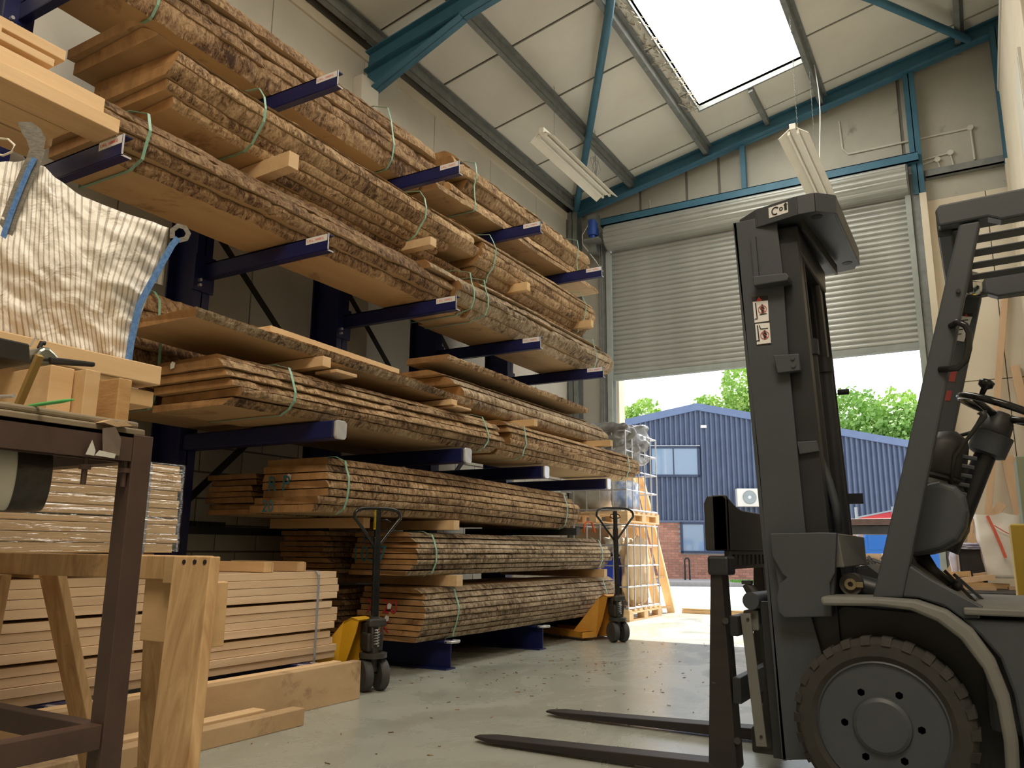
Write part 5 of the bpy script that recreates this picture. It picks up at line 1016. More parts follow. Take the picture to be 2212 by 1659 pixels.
# blue van, machine and parasol in the yard
mat['van'] = M('van_blue', (0.02, 0.12, 0.42), (0.03, 0.15, 0.5), 3, rough=0.25, coat=0.5)
t = thing('van', 'blue van parked in the yard, seen between mast and guard post', 'van', (-0.9, 17.4, 0))
V2 = [(-2.05, 0.45), (0.6, 0.45), (0.6, 1.30), (-1.95, 1.30), (-2.05, 1.1)]
MB().prism(V2, 'y', 16.6, 18.3).build('van_body', mat['van'], t, 0.05)
MB().box(-1.9, 0.5, 16.58, 16.60, 0.95, 1.25).build('van_stripe', mat['van'], t)
for x in (-1.5, 0.1):
    MB().lathe((x, 16.65, 0.33), 'y', [(0.1, -0.05), (0.31, -0.06), (0.33, 0.0), (0.33, 0.15), (0.1, 0.16)], 24).build('van_wheel', mat['rubber'], t, smooth=0.5)
t = thing('yard_rack', 'brown topped rack of dark machinery beyond the forklift, under a red awning', 'rack', (-1.6, 14.3, 0))
MB().box(-2.1, -0.9, 13.9, 14.7, 1.32, 1.42).build('rack_top', mat['rust'], t, 0.01); MB().box(-2.1, -0.9, 14.0, 14.6, 1.18, 1.31).build('rack_beam', mat['blackp'], t)
for x, y in ((-2.05, 14.0), (-0.95, 14.0), (-2.05, 14.6), (-0.95, 14.6)): MB().box(x - 0.03, x + 0.03, y - 0.03, y + 0.03, 0, 1.2).build('rack_leg', mat['blackp'], t)
random.seed(9)
for k in range(9): x = random.uniform(-2.0, -1.0); MB().tube([(x, 14.2, 0.62), (x + random.uniform(-0.1, 0.1), 14.15, 0.72), (x + random.uniform(-0.15, 0.15), 14.1, random.uniform(0.75, 0.85))], 0.03, 6).build('machine_part', mat['greasy'], t)
MB().box(-2.1, -0.9, 13.95, 14.6, 0.56, 0.62).build('rack_shelf', mat['greasy'], t)
tag(box('beige_box', -1.75, -1.45, 14.2, 14.5, 0.625, 0.88, mat['card'], None, 0.01), 'beige box on the yard rack behind the dark machine parts', 'box')
mat['awning'] = M('red_canvas', (0.65, 0.05, 0.05), (0.75, 0.08, 0.07), 3, rough=0.7)
t = thing('awning', 'low red canvas awning on grey posts beyond the yard rack', 'awning', (-1.3, 18.5, 0))
MB().prism([(-2.3, 1.58), (-1.6, 1.72), (0.2, 1.74), (0.2, 1.62), (-1.6, 1.60)], 'y', 18.2, 18.9).build('canvas', mat['awning'], t)
for x in (-2.28, -1.58, 0.1): MB().cyl((x, 18.2, 0), (x, 18.2, 1.82), 0.03, n=8).build('post', mat['guide'], t)
MB().bar((-2.3, 18.19, 1.6), (-1.58, 18.19, 1.74), 0.03, 0.03).build('rail', mat['guide'], t)

# ------------------------------------------------------------------ forklift
mat['fk'] = M('forklift_grey_paint', (0.046, 0.054, 0.065), (0.060, 0.069, 0.082), 4, rough=0.5, bump=0.04, spots=(0.034, 0.036, 0.038), spot_scale=5, spot_amt=0.64)
mat['fkl'] = M('forklift_light_grey', (0.13, 0.132, 0.125), (0.18, 0.182, 0.172), 4, rough=0.55, bump=0.04, spots=(0.08, 0.078, 0.07), spot_scale=6, spot_amt=0.62)
mat['fkd'] = M('mast_dark_steel', (0.010, 0.012, 0.016), (0.022, 0.025, 0.032), 6, rough=0.45, bump=0.05)
mat['fork'] = M('worn_fork_steel', (0.020, 0.018, 0.020), (0.046, 0.038, 0.037), 6, (0.3, 2, 2), 0.5, metal=0.3, bump=0.1, spots=(0.25, 0.23, 0.2), spot_scale=12, spot_amt=0.70)
mat['tyre'] = M('dusty_tyre', (0.022, 0.021, 0.019), (0.042, 0.039, 0.035), 10, rough=0.85, bump=0.25)
mat['chrome'] = M('chrome', (0.8, 0.8, 0.78), rough=0.08, metal=1.0)
fk = thing('forklift', 'grey forklift truck with its forks low, facing the rack', 'forklift', (0.4, 3.85, 0))
YN, YF = 3.42, 4.17
# mast
mo = [(-0.85, 3.42, 2.346), (-0.662, 3.42, 2.35), (-0.649, 3.42, 2.086), (-0.646, 3.42, 1.645), (-0.623, 3.42, 0.976), (-0.622, 3.42, 0.654), (-0.592, 3.42, 0.513), (-0.583, 3.42, 0.133), (-0.763, 3.42, 0.106), (-0.78, 3.42, 0.769), (-0.791, 3.42, 1.263)]
MB().prism(xz(mo), 'y', 3.42, 3.435).build('mast_channel', mat['fk'], fk, 0.003)
lft = [(-0.85, 3.42, 2.346), (-0.763, 3.42, 0.106)]; 
MB().prism([(lft[0][0], lft[0][2]), (lft[0][0] + 0.014, lft[0][2]), (lft[1][0] + 0.014, lft[1][2]), (lft[1][0], lft[1][2])], 'y', 3.42, 3.52).build('mast_flange', mat['fk'], fk)
def mz(z, x0=-0.64, tilt=0.037): return x0 + 0.0 - (z - 1.0) * tilt      # the mast leans slightly forward
def mrail(nm, y0, y1, a, b, z0, z1, m):
    return MB().prism([(mz(z0) + a, z0), (mz(z0) + b, z0), (mz(z1) + b, z1), (mz(z1) + a, z1)], 'y', y0, y1).build(nm, mat[m], fk, 0.003)
mrail('inner_rail', 3.45, 3.46, 0.0, 0.10, 0.12, 2.22, 'fkd'); mrail('inner_rail', 3.46, 3.53, 0.085, 0.10, 0.12, 2.22, 'fkd')
mrail('inner_rail', 4.12, 4.13, -0.14, 0.10, 0.12, 2.26, 'fkd'); mrail('inner_rail', 4.05, 4.12, 0.07, 0.09, 0.12, 2.26, 'fkd')
mrail('mast_channel', 4.15, 4.17, -0.16, 0.09, 0.10, 2.26, 'fk'); mrail('mast_flange', 4.08, 4.17, -0.16, -0.145, 0.10, 2.26, 'fk')
for (y, a, r_, z0, z1, m) in ((3.60, 0.075, 0.033, 0.35, 1.80, 'fkd'), (3.60, 0.075, 0.022, 1.80, 2.24, 'fkd'), (4.00, 0.075, 0.033, 0.35, 1.80, 'fkd'), (4.00, 0.075, 0.022, 1.80, 2.24, 'fkd')):
    MB().cyl((mz(z0) + a, y, z0), (mz(z1) + a, y, z1), r_, n=18).build('lift_cylinder', mat[m], fk, smooth=0.6)
for y in (3.60, 4.00): MB().cyl((mz(1.74) + 0.075, y, 1.74), (mz(1.80) + 0.075, y, 1.81), 0.042, n=18).build('cylinder_gland', mat['fkd'], fk, smooth=0.6)
L = [(-0.611, 3.56, 2.287), (-0.605, 3.56, 2.242), (-0.605, 3.56, 2.089), (-0.599, 3.56, 1.834), (-0.594, 3.56, 1.606), (-0.59, 3.56, 1.405), (-0.576, 3.56, 1.296), (-0.543, 3.56, 1.188), (-0.523, 3.56, 1.092), (-0.518, 3.56, 0.979)]
MB().tube(L, 0.0175, 12).build('hydraulic_hose', mat['fk'], fk, smooth=True)
L = [(-0.637, 3.56, 2.287), (-0.621, 3.56, 2.311), (-0.602, 3.56, 2.303), (-0.594, 3.56, 2.272)]; MB().tube(L, 0.010, 8).build('hose_guide', mat['fk'], fk, smooth=True)
m_ = MB()
for y in (3.52, 3.92):
    for k in range(110):
        z0 = 0.45 + k * 0.0165; m_.box(mz(z0) + 0.02 + (0.004 if k % 2 else 0), mz(z0) + 0.034 - (0.004 if k % 2 else 0), y - 0.008, y + 0.008, z0, z0 + 0.015)
m_.build('lift_chain', mat['greasy'], fk)
# head plate: flat plate seen from below with a bent front band
pl = [(-0.835, 3.50), (-0.742, 3.42), (-0.56, 3.365), (-0.49, 3.365), (-0.42, 3.43), (-0.42, 4.15), (-0.45, 4.24), (-0.60, 4.27), (-0.835, 4.22)]
hole = [(-0.72, 3.52), (-0.60, 3.47), (-0.56, 3.52), (-0.56, 4.05), (-0.72, 4.05)]
MB().prism(pl, 'z', 2.318, 2.33).build('head_plate', mat['fk'], fk)
m_ = MB()
for i in range(5):
    a, b = pl[i], pl[i + 1]; m_.bar((a[0], a[1], 2.345), (b[0], b[1], 2.345), 0.012, 0.085)
m_.build('plate_band', mat['fk'], fk, 0.002)
for p in ((-0.50, 3.46), (-0.47, 4.13)): MB().cyl((p[0], p[1], 2.3165), (p[0], p[1], 2.319), 0.024, n=20).build('plate_hole', mat['ink'], fk)
MB().box(-0.78, -0.58, 3.46, 4.15, 2.18, 2.30).build('mast_crosshead', mat['fkd'], fk, 0.01)
MB().bar((-0.56, 3.47, 2.30), (-0.52, 4.10, 2.28), 0.012, 0.05).build('crosshead_bar', mat['greasy'], fk)
dc = [(-0.587, 3.36, 2.339), (-0.525, 3.36, 2.338), (-0.523, 3.36, 2.304), (-0.588, 3.36, 2.303)]
d_ = MB().prism([(-0.700, 2.327), (-0.602, 2.327), (-0.602, 2.377), (-0.700, 2.377)], 'y', 3.372, 3.375)
q0 = Vector((-0.742, 3.42, 0)); q1 = Vector((-0.56, 3.365, 0)); qd = (q1 - q0).normalized(); qn = Vector((qd.y, -qd.x, 0))
def onband(u_, v_): p = q0 + qd * u_ + qn * 0.0075; return (p.x, p.y, 2.322 + v_)
s_ = MB(); cs = [onband(0.06, 0.004), onband(0.15, 0.004), onband(0.15, 0.052), onband(0.06, 0.052)]
s_.add(cs + [tuple(Vector(c) - qn * 0.001) for c in cs], [(0, 1, 2, 3), (7, 6, 5, 4)]); hk = s_.build('hook_sticker', mat['white'], fk)
hook = [onband(0.092 + 0.016 * math.cos(a), 0.028 + 0.016 * math.sin(a)) for a in [0.6 + k * 0.33 for k in range(15)]]
off = qn * 0.001
MB().tube([Vector(p) + off for p in hook], 0.0030, 5).build('hook_symbol', mat['ink'], hk)
MB().tube([Vector(onband(0.119 + 0.007 * math.cos(a), 0.029 + 0.007 * math.sin(a))) + off for a in [k * 0.63 for k in range(10)]], 0.0022, 5, closed=True).build('hook_symbol', mat['ink'], hk)
s_ = MB(); s_.add([tuple(Vector(onband(*p)) + off) for p in ((0.134, 0.016), (0.146, 0.016), (0.146, 0.04), (0.151, 0.04), (0.140, 0.052), (0.129, 0.04), (0.134, 0.04))], [(0, 1, 2, 3, 4, 5, 6)]); s_.build('arrow_symbol', mat['ink'], hk)
# upper part of the near mast side
MB().prism(xz([(-0.771, 3.405, 2.259), (-0.751, 3.405, 2.259), (-0.745, 3.405, 2.059), (-0.765, 3.405, 2.058)]), 'y', 3.40, 3.42).build('mast_rib', mat['fk'], fk)
MB().prism(xz([(-0.763, 3.38, 2.061), (-0.624, 3.38, 2.054), (-0.613, 3.38, 2.036), (-0.62, 3.38, 2.02), (-0.761, 3.38, 2.019)]), 'y', 3.36, 3.44).build('mast_bracket', mat['fk'], fk, 0.004)
MB().prism(xz([(-0.701, 3.39, 1.709), (-0.598, 3.39, 1.705), (-0.597, 3.39, 1.634), (-0.688, 3.39, 1.632)]), 'y', 3.385, 3.42).build('mast_bracket', mat['fk'], fk, 0.003)
MB().prism(xz([(-0.637, 3.44, 1.344), (-0.558, 3.44, 1.345), (-0.552, 3.44, 1.301), (-0.629, 3.44, 1.292)]), 'y', 3.43, 3.45).build('mast_bracket', mat['fk'], fk, 0.003)
for p in [(-0.623, 3.38, 1.688), (-0.621, 3.38, 1.656)]: MB().cyl((p[0], 3.379, p[2]), (p[0], 3.386, p[2]), 0.009, n=10).build('bolt', mat['fk'], fk)
MB().bar((mz(1.15), 4.16, 1.15), (mz(1.15) + 0.16, 4.16, 1.15), 0.012, 0.05).build('far_bracket', mat['fkd'], fk)
MB().cyl((mz(1.66) + 0.11, 4.1, 1.66), (mz(1.66) + 0.16, 4.1, 1.66), 0.014, n=10).build('bolt', mat['fkd'], fk)
# warning pictogram sticker, two panels
def spq(nm, L, m, par, y): 
    s_ = MB(); s_.prism(xz(L), 'y', y, y + 0.0015); return s_.build(nm, mat[m], par)
sk = spq('warning_sticker', [(-0.784, 3.417, 1.987), (-0.717, 3.417, 1.985), (-0.713, 3.417, 1.767), (-0.775, 3.417, 1.769)], 'ink', fk, 3.4175)
spq('sticker_panel', [(-0.781, 3.417, 1.965), (-0.716, 3.417, 1.961), (-0.717, 3.417, 1.87), (-0.778, 3.417, 1.87)], 'white', sk, 3.4165); spq('sticker_panel', [(-0.776, 3.417, 1.864), (-0.715, 3.417, 1.862), (-0.714, 3.417, 1.773), (-0.773, 3.417, 1.772)], 'white', sk, 3.4165)
spq('warning_triangle', [(-0.765, 3.417, 1.965), (-0.754, 3.417, 1.984), (-0.741, 3.417, 1.965)], 'red', sk, 3.4165)
def seg(L, w_, m, y=3.4155):
    s_ = MB()
    for a, b in zip(L[:-1], L[1:]): s_.bar((a[0], y, a[2]), (b[0], y, b[2]), 0.0012, w_, (b[0] - a[0] + 0.0001, 1 if False else 0, b[2] - a[2])) if False else s_.tube([(a[0], y, a[2]), (b[0], y, b[2])], w_ / 2, 6, flat=1.0)
    return s_.build('pictogram', mat[m], sk)
seg([(-0.769, 3.416, 1.957), (-0.765, 3.416, 1.887)], 0.005, 'ink'); seg([(-0.754, 3.416, 1.902), (-0.724, 3.416, 1.904)], 0.004, 'ink')
seg([(-0.766, 3.416, 1.856), (-0.762, 3.416, 1.787)], 0.005, 'ink'); seg([(-0.758, 3.416, 1.855), (-0.753, 3.416, 1.838), (-0.722, 3.416, 1.838)], 0.004, 'ink')
for c in [(-0.771, 3.416, 1.882), (-0.768, 3.416, 1.784)]: MB().tube([(c[0] + 0.005 * math.cos(a), 3.4155, c[2] + 0.005 * math.sin(a)) for a in [PI * k / 6 for k in range(7)]], 0.0018, 5).build('pictogram', mat['ink'], sk)
for c, h_ in zip([(-0.741, 3.416, 1.925), (-0.737, 3.416, 1.809)], (0, 0)):
    x, z = c[0], c[2]
    MB().cyl((x, 3.4150, z + 0.018), (x, 3.4162, z + 0.018), 0.0045, n=12).build('pictogram', mat['ink'], sk)
    MB().prism([(x - 0.005, z + 0.012), (x + 0.005, z + 0.012), (x + 0.010, z + 0.0), (x + 0.006, z), (x + 0.0045, z - 0.018), (x - 0.0045, z - 0.018), (x - 0.006, z), (x - 0.010, z)], 'y', 3.4150, 3.4162).build('pictogram', mat['ink'], sk)
    MB().tube([(x + 0.017 * math.cos(a), 3.4140, z + 0.017 * math.sin(a)) for a in [2 * PI * k / 20 for k in range(20)]], 0.0012, 5, closed=True).build('pictogram', mat['red'], sk)
    MB().tube([(x - 0.012, 3.4140, z + 0.012), (x + 0.012, 3.4140, z - 0.012)], 0.0012, 5).build('pictogram', mat['red'], sk)
# forks and carriage
for y0, lab, gx in ((3.40, 0, -1.0), (4.13, 1, -1.0)):
    z1 = 0.06
    f_ = MB(); f_.add([(-2.19, y0 + 0.03, 0.018), (-2.19, y0 + 0.075, 0.018), (-2.10, y0 + 0.105, 0.014), (-2.10, y0, 0.014), (-2.19, y0 + 0.03, 0.028), (-2.19, y0 + 0.075, 0.028), (-2.10, y0 + 0.105, 0.034), (-2.10, y0, 0.034), (-0.97, y0 + 0.105, 0.012), (-0.97, y0, 0.012), (-1.05, y0 + 0.105, 0.066), (-1.05, y0, 0.066)],
        [(0, 3, 2, 1), (4, 5, 6, 7), (0, 4, 7, 3), (1, 2, 6, 5), (0, 1, 5, 4), (3, 9, 8, 2), (7, 6, 10, 11), (3, 7, 11, 9), (2, 8, 10, 6), (9, 11, 10, 8)])
    f_.prism([(-1.05, 0.066), (-1.0, 0.012), (-0.965, 0.012), (-0.935, 0.05), (-0.965, 0.84), (-1.01, 0.84)], 'y', y0, y0 + 0.105)
    f_.build('fork', mat['fork'], fk, 0.004)
MB().box(-1.02, -0.93, 3.385, 3.50, 0.80, 0.88).build('fork_hook', mat['fkd'], fk, 0.012)
for z0, z1 in ((0.30, 0.40), (0.56, 0.64)): MB().box(-0.94, -0.905, 3.40, 4.26, z0, z1).build('carriage_bar', mat['fkd'], fk, 0.004)
# black load guard
lg = MB(); lg.prism([(-1.035, 0.90), (-1.035, 1.10), (-1.02, 1.13), (-0.95, 1.135), (-0.935, 1.12), (-0.935, 0.90)], 'y', 3.42, 3.45)
V = []; ys_ = [3.42 + k * 0.045 for k in range(20)]
for y in ys_:
    zt = 1.135 - 0.055 * math.sin(min(1, (y - 3.42) / 0.28) * PI / 2); V += [(-0.935, y, 0.90), (-0.935, y, zt), (-1.0, y, zt), (-1.0, y, 0.90)]
F = []
for i in range(19):
    a = 4 * i; b = a + 4; F += [(a, b, b + 1, a + 1), (a + 1, b + 1, b + 2, a + 2), (a + 2, b + 2, b + 3, a + 3), (a + 3, b + 3, b, a)]
F += [(0, 1, 2, 3), (76, 79, 78, 77)]
lg.add(V, F); lg.build('load_guard', mat['blackp'], fk, 0.006)
m_ = MB(); m_.box(-0.96, -0.935, 3.44, 4.26, 0.885, 0.90).box(-0.96, -0.935, 3.44, 4.26, 0.825, 0.840)
for k in range(11): y = 3.44 + k * 0.075; m_.box(-0.96, -0.935, y, y + 0.035, 0.84, 0.885)
m_.build('slotted_rail', mat['blackp'], fk)
mrail('carriage_side', 3.46, 3.48, -0.20, -0.13, 0.10, 0.70, 'fkd')
rd = [(-0.893, 3.44, 0.649), (-0.854, 3.44, 0.142)]; MB().bar((rd[0][0] + 0.01, 3.44, rd[0][2]), (rd[1][0] + 0.01, 3.44, rd[1][2]), 0.012, 0.042, (1, 0, 0)).build('side_strut', mat['fkl'], fk, 0.002)
for p in [(-0.873, 3.43, 0.627), (-0.843, 3.43, 0.18)]: MB().cyl((p[0], 3.43, p[2]), (p[0], 3.434, p[2]), 0.006, n=10).build('strut_hole', mat['ink'], fk)
MB().cyl((-0.86, 3.44, 0.70), (-0.78, 4.15, 0.70), 0.035, n=18).build('carriage_tube', mat['fk'], fk, smooth=0.6)
MB().box(-0.90, -0.84, 3.47, 3.60, 0.58, 0.66).build('roller_block', mat['fkl'], fk, 0.004)
MB().box(-0.90, -0.80, 3.50, 3.62, 0.10, 0.20).build('roller_block', mat['greasy'], fk, 0.01)
MB().cyl((-0.86, 3.5, 0.26), (-0.80, 4.1, 0.26), 0.025, n=14).build('carriage_tube', mat['fkl'], fk, smooth=0.6)
for p in [(-0.955, 3.395, 0.619), (-0.928, 3.395, 0.162)]: MB().cyl((p[0], 3.392, p[2]), (p[0], 3.40, p[2]), 0.013, n=14).build('bolt', mat['greasy'], fk)
MB().tube([(-0.92, 3.62, 0.76), (-0.88, 3.62, 0.70), (-0.83, 3.62, 0.66)], [0.02, 0.03, 0.04], 10).build('side_shift_arm', mat['greasy'], fk)
MB().box(-0.935, -0.895, 3.60, 3.64, 0.76, 0.775).build('side_shift_cap', mat['greasy'], fk)
m_ = MB(); sh = [(-0.844, 3.5, 0.61), (-0.803, 3.5, 0.6), (-0.805, 3.5, 0.368), (-0.775, 3.5, 0.196), (-0.811, 3.5, 0.136), (-0.87, 3.5, 0.111), (-0.85, 3.5, 0.222), (-0.832, 3.5, 0.42)]
m_.prism(xz(sh), 'y', 3.49, 3.52); m_.build('chain_shield', mat['blackp'], fk)
# side plate over the mast foot
spl = [(-0.748, 3.36, 0.971), (-0.551, 3.36, 0.975), (-0.496, 3.36, 0.973), (-0.502, 3.36, 0.922), (-0.513, 3.36, 0.82), (-0.535, 3.36, 0.782), (-0.534, 3.36, 0.658), (-0.711, 3.36, 0.646), (-0.732, 3.36, 0.666), (-0.736, 3.36, 0.723), (-0.723, 3.36, 0.773), (-0.693, 3.36, 0.799), (-0.71, 3.36, 0.813), (-0.745, 3.36, 0.884)]
MB().prism(xz(spl), 'y', 3.355, 3.375).build('side_plate', mat['fk'], fk, 0.004)
MB().prism(xz([(-0.752, 3.38, 0.972), (-0.498, 3.38, 0.973), (-0.537, 3.38, 0.657), (-0.715, 3.38, 0.645), (-0.731, 3.38, 0.772)]), 'y', 3.376, 3.418).build('plate_packing', mat['fk'], fk)
bx_ = [(-0.498, 3.4, 0.972), (-0.484, 3.4, 0.841)]; bx2 = [(-0.445, 3.75, 0.963), (-0.443, 3.75, 0.848)]
m_ = MB(); m_.add([bx_[0], bx_[1], bx2[1], bx2[0]] + [(p[0] - 0.10, p[1] + 0.02, p[2]) for p in (bx_[0], bx_[1], bx2[1], bx2[0])], [(0, 1, 2, 3), (7, 6, 5, 4), (0, 3, 7, 4), (1, 5, 6, 2), (0, 4, 5, 1), (3, 2, 6, 7)]); m_.build('valve_box', mat['fkl'], fk, 0.004)
c_ = (-0.473, 3.46, 0.777)
MB().lathe((c_[0], 3.46, c_[2]), 'y', [(0.03, -0.0), (0.042, -0.004), (0.042, 0.08), (0.03, 0.08)], 24).build('tilt_pin_boss', mat['greasy'], fk, smooth=0.5)
mat['brass'] = M('worn_brass', (0.20, 0.16, 0.09), (0.36, 0.30, 0.18), 20, rough=0.45, metal=0.6)
MB().lathe((c_[0], 3.455, c_[2]), 'y', [(0.010, -0.008), (0.022, -0.008), (0.022, 0.002), (0.010, 0.002)], 20, closed=True).build('tilt_pin', mat['brass'], fk)
MB().box(c_[0] + 0.018, c_[0] + 0.046, 3.45, 3.458, c_[2] - 0.012, c_[2] + 0.008).build('pin_keeper', mat['brass'], fk, 0.002)
MB().tube([(c_[0] - 0.01, 3.56, c_[2]), (c_[0] + 0.35, 3.56, c_[2] - 0.10)], 0.045, 16).build('tilt_cylinder', mat['fkd'], fk, smooth=0.6)
MB().prism(xz([(-0.466, 3.6, 0.84), (-0.427, 3.6, 0.85), (-0.374, 3.6, 0.806), (-0.405, 3.6, 0.724), (-0.483, 3.6, 0.721)]), 'y', 3.6, 4.0).build('mast_foot', mat['fkd'], fk)
# front wheels
def wheel(cx, cz, y0, y1, R0, nm='drive_wheel'):
    w_ = MB(); n = 30; out = []
    pf = [(R0 * 0.74, 0.0), (R0 * 0.80, -0.012), (R0 * 0.94, -0.008), (R0, 0.02), (R0, (y1 - y0) - 0.02), (R0 * 0.94, (y1 - y0)), (R0 * 0.74, (y1 - y0))]
    w_.lathe((cx, y0, cz), 'y', pf, 72, closed=True); tw = w_.build(nm, mat['tyre'], fk, smooth=0.5)
    m_ = MB()
    for k in range(26):
        a = 2 * PI * k / 26; c, s = math.cos(a), math.sin(a); aw = 0.055
        pts = []
        for (r_, yy) in ((R0 * 0.93, y0 - 0.013), (R0 * 1.022, y0 + 0.012), (R0 * 1.022, y0 + 0.09), (R0 * 0.93, y0 + 0.09)):
            for da in (-aw, aw): pts.append((cx + r_ * math.cos(a + da), yy, cz + r_ * math.sin(a + da)))
        m_.add(pts, [(0, 1, 3, 2), (2, 3, 5, 4), (4, 5, 7, 6), (6, 7, 1, 0), (0, 2, 4, 6), (1, 7, 5, 3)])
    m_.build('tread_lug', mat['tyre'], tw)
    rm = MB(); rm.lathe((cx, y0, cz), 'y', [(R0 * 0.76, 0.004), (R0 * 0.72, -0.004), (R0 * 0.69, 0.012), (R0 * 0.64, 0.03), (R0 * 0.50, 0.028), (R0 * 0.34, 0.012), (R0 * 0.32, -0.006), (R0 * 0.28, -0.014), (R0 * 0.10, -0.016)], 64); rm.build('rim', mat['fk'], tw, smooth=0.5)
    for k in range(5):
        a = math.radians(92 + 72 * k); MB().cyl((cx + R0 * 0.575 * math.cos(a), y0 + 0.024, cz + R0 * 0.575 * math.sin(a)), (cx + R0 * 0.575 * math.cos(a), y0 + 0.032, cz + R0 * 0.575 * math.sin(a)), 0.026, n=18).build('rim_hole', mat['ink'], tw)
    for k in range(6):
        a = math.radians(60 * k); x, z = cx + R0 * 0.42 * math.cos(a), cz + R0 * 0.42 * math.sin(a); MB().cyl((x, y0 + 0.004, z), (x, y0 + 0.024, z), 0.017, n=6).build('wheel_nut', mat['fk'], tw, 0.003)
    return tw
wheel(-0.375, 0.302, 3.245, 3.42, 0.295); wheel(-0.375, 0.302, 4.27, 4.45, 0.295); wheel(1.15, 0.24, 3.33, 3.48, 0.24, 'steer_wheel'); wheel(1.15, 0.24, 4.22, 4.37, 0.24, 'steer_wheel')
MB().cyl((-0.375, 3.40, 0.302), (-0.375, 4.30, 0.302), 0.07, n=16).build('axle', mat['fkd'], fk)
# fender band
fo = [(-0.555, 3.26, 0.737), (-0.352, 3.26, 0.741), (-0.232, 3.26, 0.736), (-0.14, 3.26, 0.705), (-0.068, 3.26, 0.647), (-0.01, 3.26, 0.55), (0.021, 3.26, 0.435), (0.031, 3.26, 0.3), (0.025, 3.26, 0.159)]
fi = [(-0.553, 3.26, 0.704), (-0.359, 3.26, 0.71), (-0.252, 3.26, 0.7), (-0.172, 3.26, 0.666), (-0.106, 3.26, 0.611), (-0.048, 3.26, 0.518), (-0.02, 3.26, 0.417), (-0.011, 3.26, 0.295), (-0.017, 3.26, 0.153)]
V = []; nF = len(fo)
for p, q in zip(fo, fi):
    for (a, y) in ((p, 3.25), (q, 3.24), (q, 3.27), (p, 3.47)): V.append((a[0], y, a[2]))
F = []
for i in range(nF - 1):
    a = 4 * i; b = a + 4
    for j in range(4): F.append((a + j, a + (j + 1) % 4, b + (j + 1) % 4, b + j))
F += [(0, 1, 2, 3), (4 * nF - 1, 4 * nF - 2, 4 * nF - 3, 4 * nF - 4)]
o = new('fender', V, F, mat['fkl'], fk, bevel=0.012, smooth=0.8)
MB().prism([(fo[2][0] - 0.28, 0.70), (fo[3][0], 0.68), (fo[5][0], 0.56), (fo[7][0] + 0.02, 0.32), (fo[7][0] + 0.03, 0.12), (-0.2, 0.12), (-0.62, 0.15), (-0.60, 0.62)], 'y', 3.47, 4.25).build('chassis', mat['fkd'], fk, 0.01)
# body side, deck, cowl
by = [(-0.087, 3.3, 0.676), (0.328, 3.3, 0.706)]
MB().prism([(by[0][0] - 0.01, by[0][2]), (by[0][0] + 0.04, 0.62), (fo[5][0] + 0.015, fo[5][2]), (fo[6][0] + 0.012, fo[6][2]), (fo[7][0] + 0.012, fo[7][2]), (fo[7][0] + 0.02, 0.10), (1.0, 0.10), (1.45, 0.12), (1.55, 0.45), (1.5, 0.70), (1.4, by[0][2])], 'y', 3.30, 3.36).build('body_side', mat['fk'], fk, 0.01)
MB().prism([(-0.05, 0.30), (1.0, 0.20), (1.5, 0.3), (1.5, 0.68), (-0.05, 0.68)], 'y', 3.36, 4.42).build('body_core', mat['fk'], fk, 0.02)
MB().box(-0.09, 1.35, 3.28, 4.42, 0.69, 0.715).build('deck', mat['fkl'], fk, 0.006)
MB().prism([(0.55, 0.72), (1.5, 0.72), (1.52, 1.0), (1.35, 1.1), (0.62, 1.08)], 'y', 3.36, 4.36).build('engine_hood', mat['fk'], fk, 0.03)
MB().prism([(0.62, 1.09), (1.05, 1.12), (1.10, 1.20), (0.62, 1.19)], 'y', 3.6, 4.1).prism([(1.02, 1.18), (1.14, 1.16), (1.26, 1.62), (1.18, 1.65)], 'y', 3.62, 4.08).build('seat', mat['blackp'], fk, 0.03)
MB().prism([(1.35, 0.15), (1.85, 0.25), (1.92, 0.7), (1.82, 1.05), (1.5, 1.06), (1.5, 0.15)], 'y', 3.32, 4.40).build('counterweight', mat['fk'], fk, 0.05)
MB().prism(xz([(-0.274, 3.32, 0.83), (-0.244, 3.32, 0.853), (-0.185, 3.32, 0.809), (-0.028, 3.32, 0.716), (-0.052, 3.32, 0.677), (-0.092, 3.32, 0.672), (-0.149, 3.32, 0.717), (-0.228, 3.32, 0.74), (-0.296, 3.32, 0.744)]), 'y', 3.31, 3.40).build('step_panel', mat['fk'], fk, 0.006)
MB().prism(xz([(-0.255, 3.9, 0.859), (-0.072, 3.9, 0.704), (-0.087, 3.9, 0.689), (-0.275, 3.9, 0.84)]), 'y', 3.5, 4.35).build('toe_board', mat['fkl'], fk, 0.004)
cw = [(-0.221, 3.48, 1.132), (-0.198, 3.48, 1.156), (-0.131, 3.48, 1.168), (-0.077, 3.48, 1.148), (-0.05, 3.48, 1.11), (-0.046, 3.48, 1.053), (-0.06, 3.48, 0.993), (-0.089, 3.48, 0.945), (-0.146, 3.48, 0.911), (-0.21, 3.48, 0.893), (-0.253, 3.48, 0.886), (-0.282, 3.48, 0.889)]
MB().prism(xz(cw), 'y', 3.46, 4.25).build('dash_cowl', mat['fk'], fk, 0.03, seg=4)
MB().prism(xz([(-0.345, 3.7, 0.86), (-0.282, 3.7, 0.888), (-0.26, 3.7, 0.848), (-0.295, 3.7, 0.774), (-0.372, 3.7, 0.73)]), 'y', 3.5, 4.25).build('bulkhead', mat['fk'], fk, 0.01)
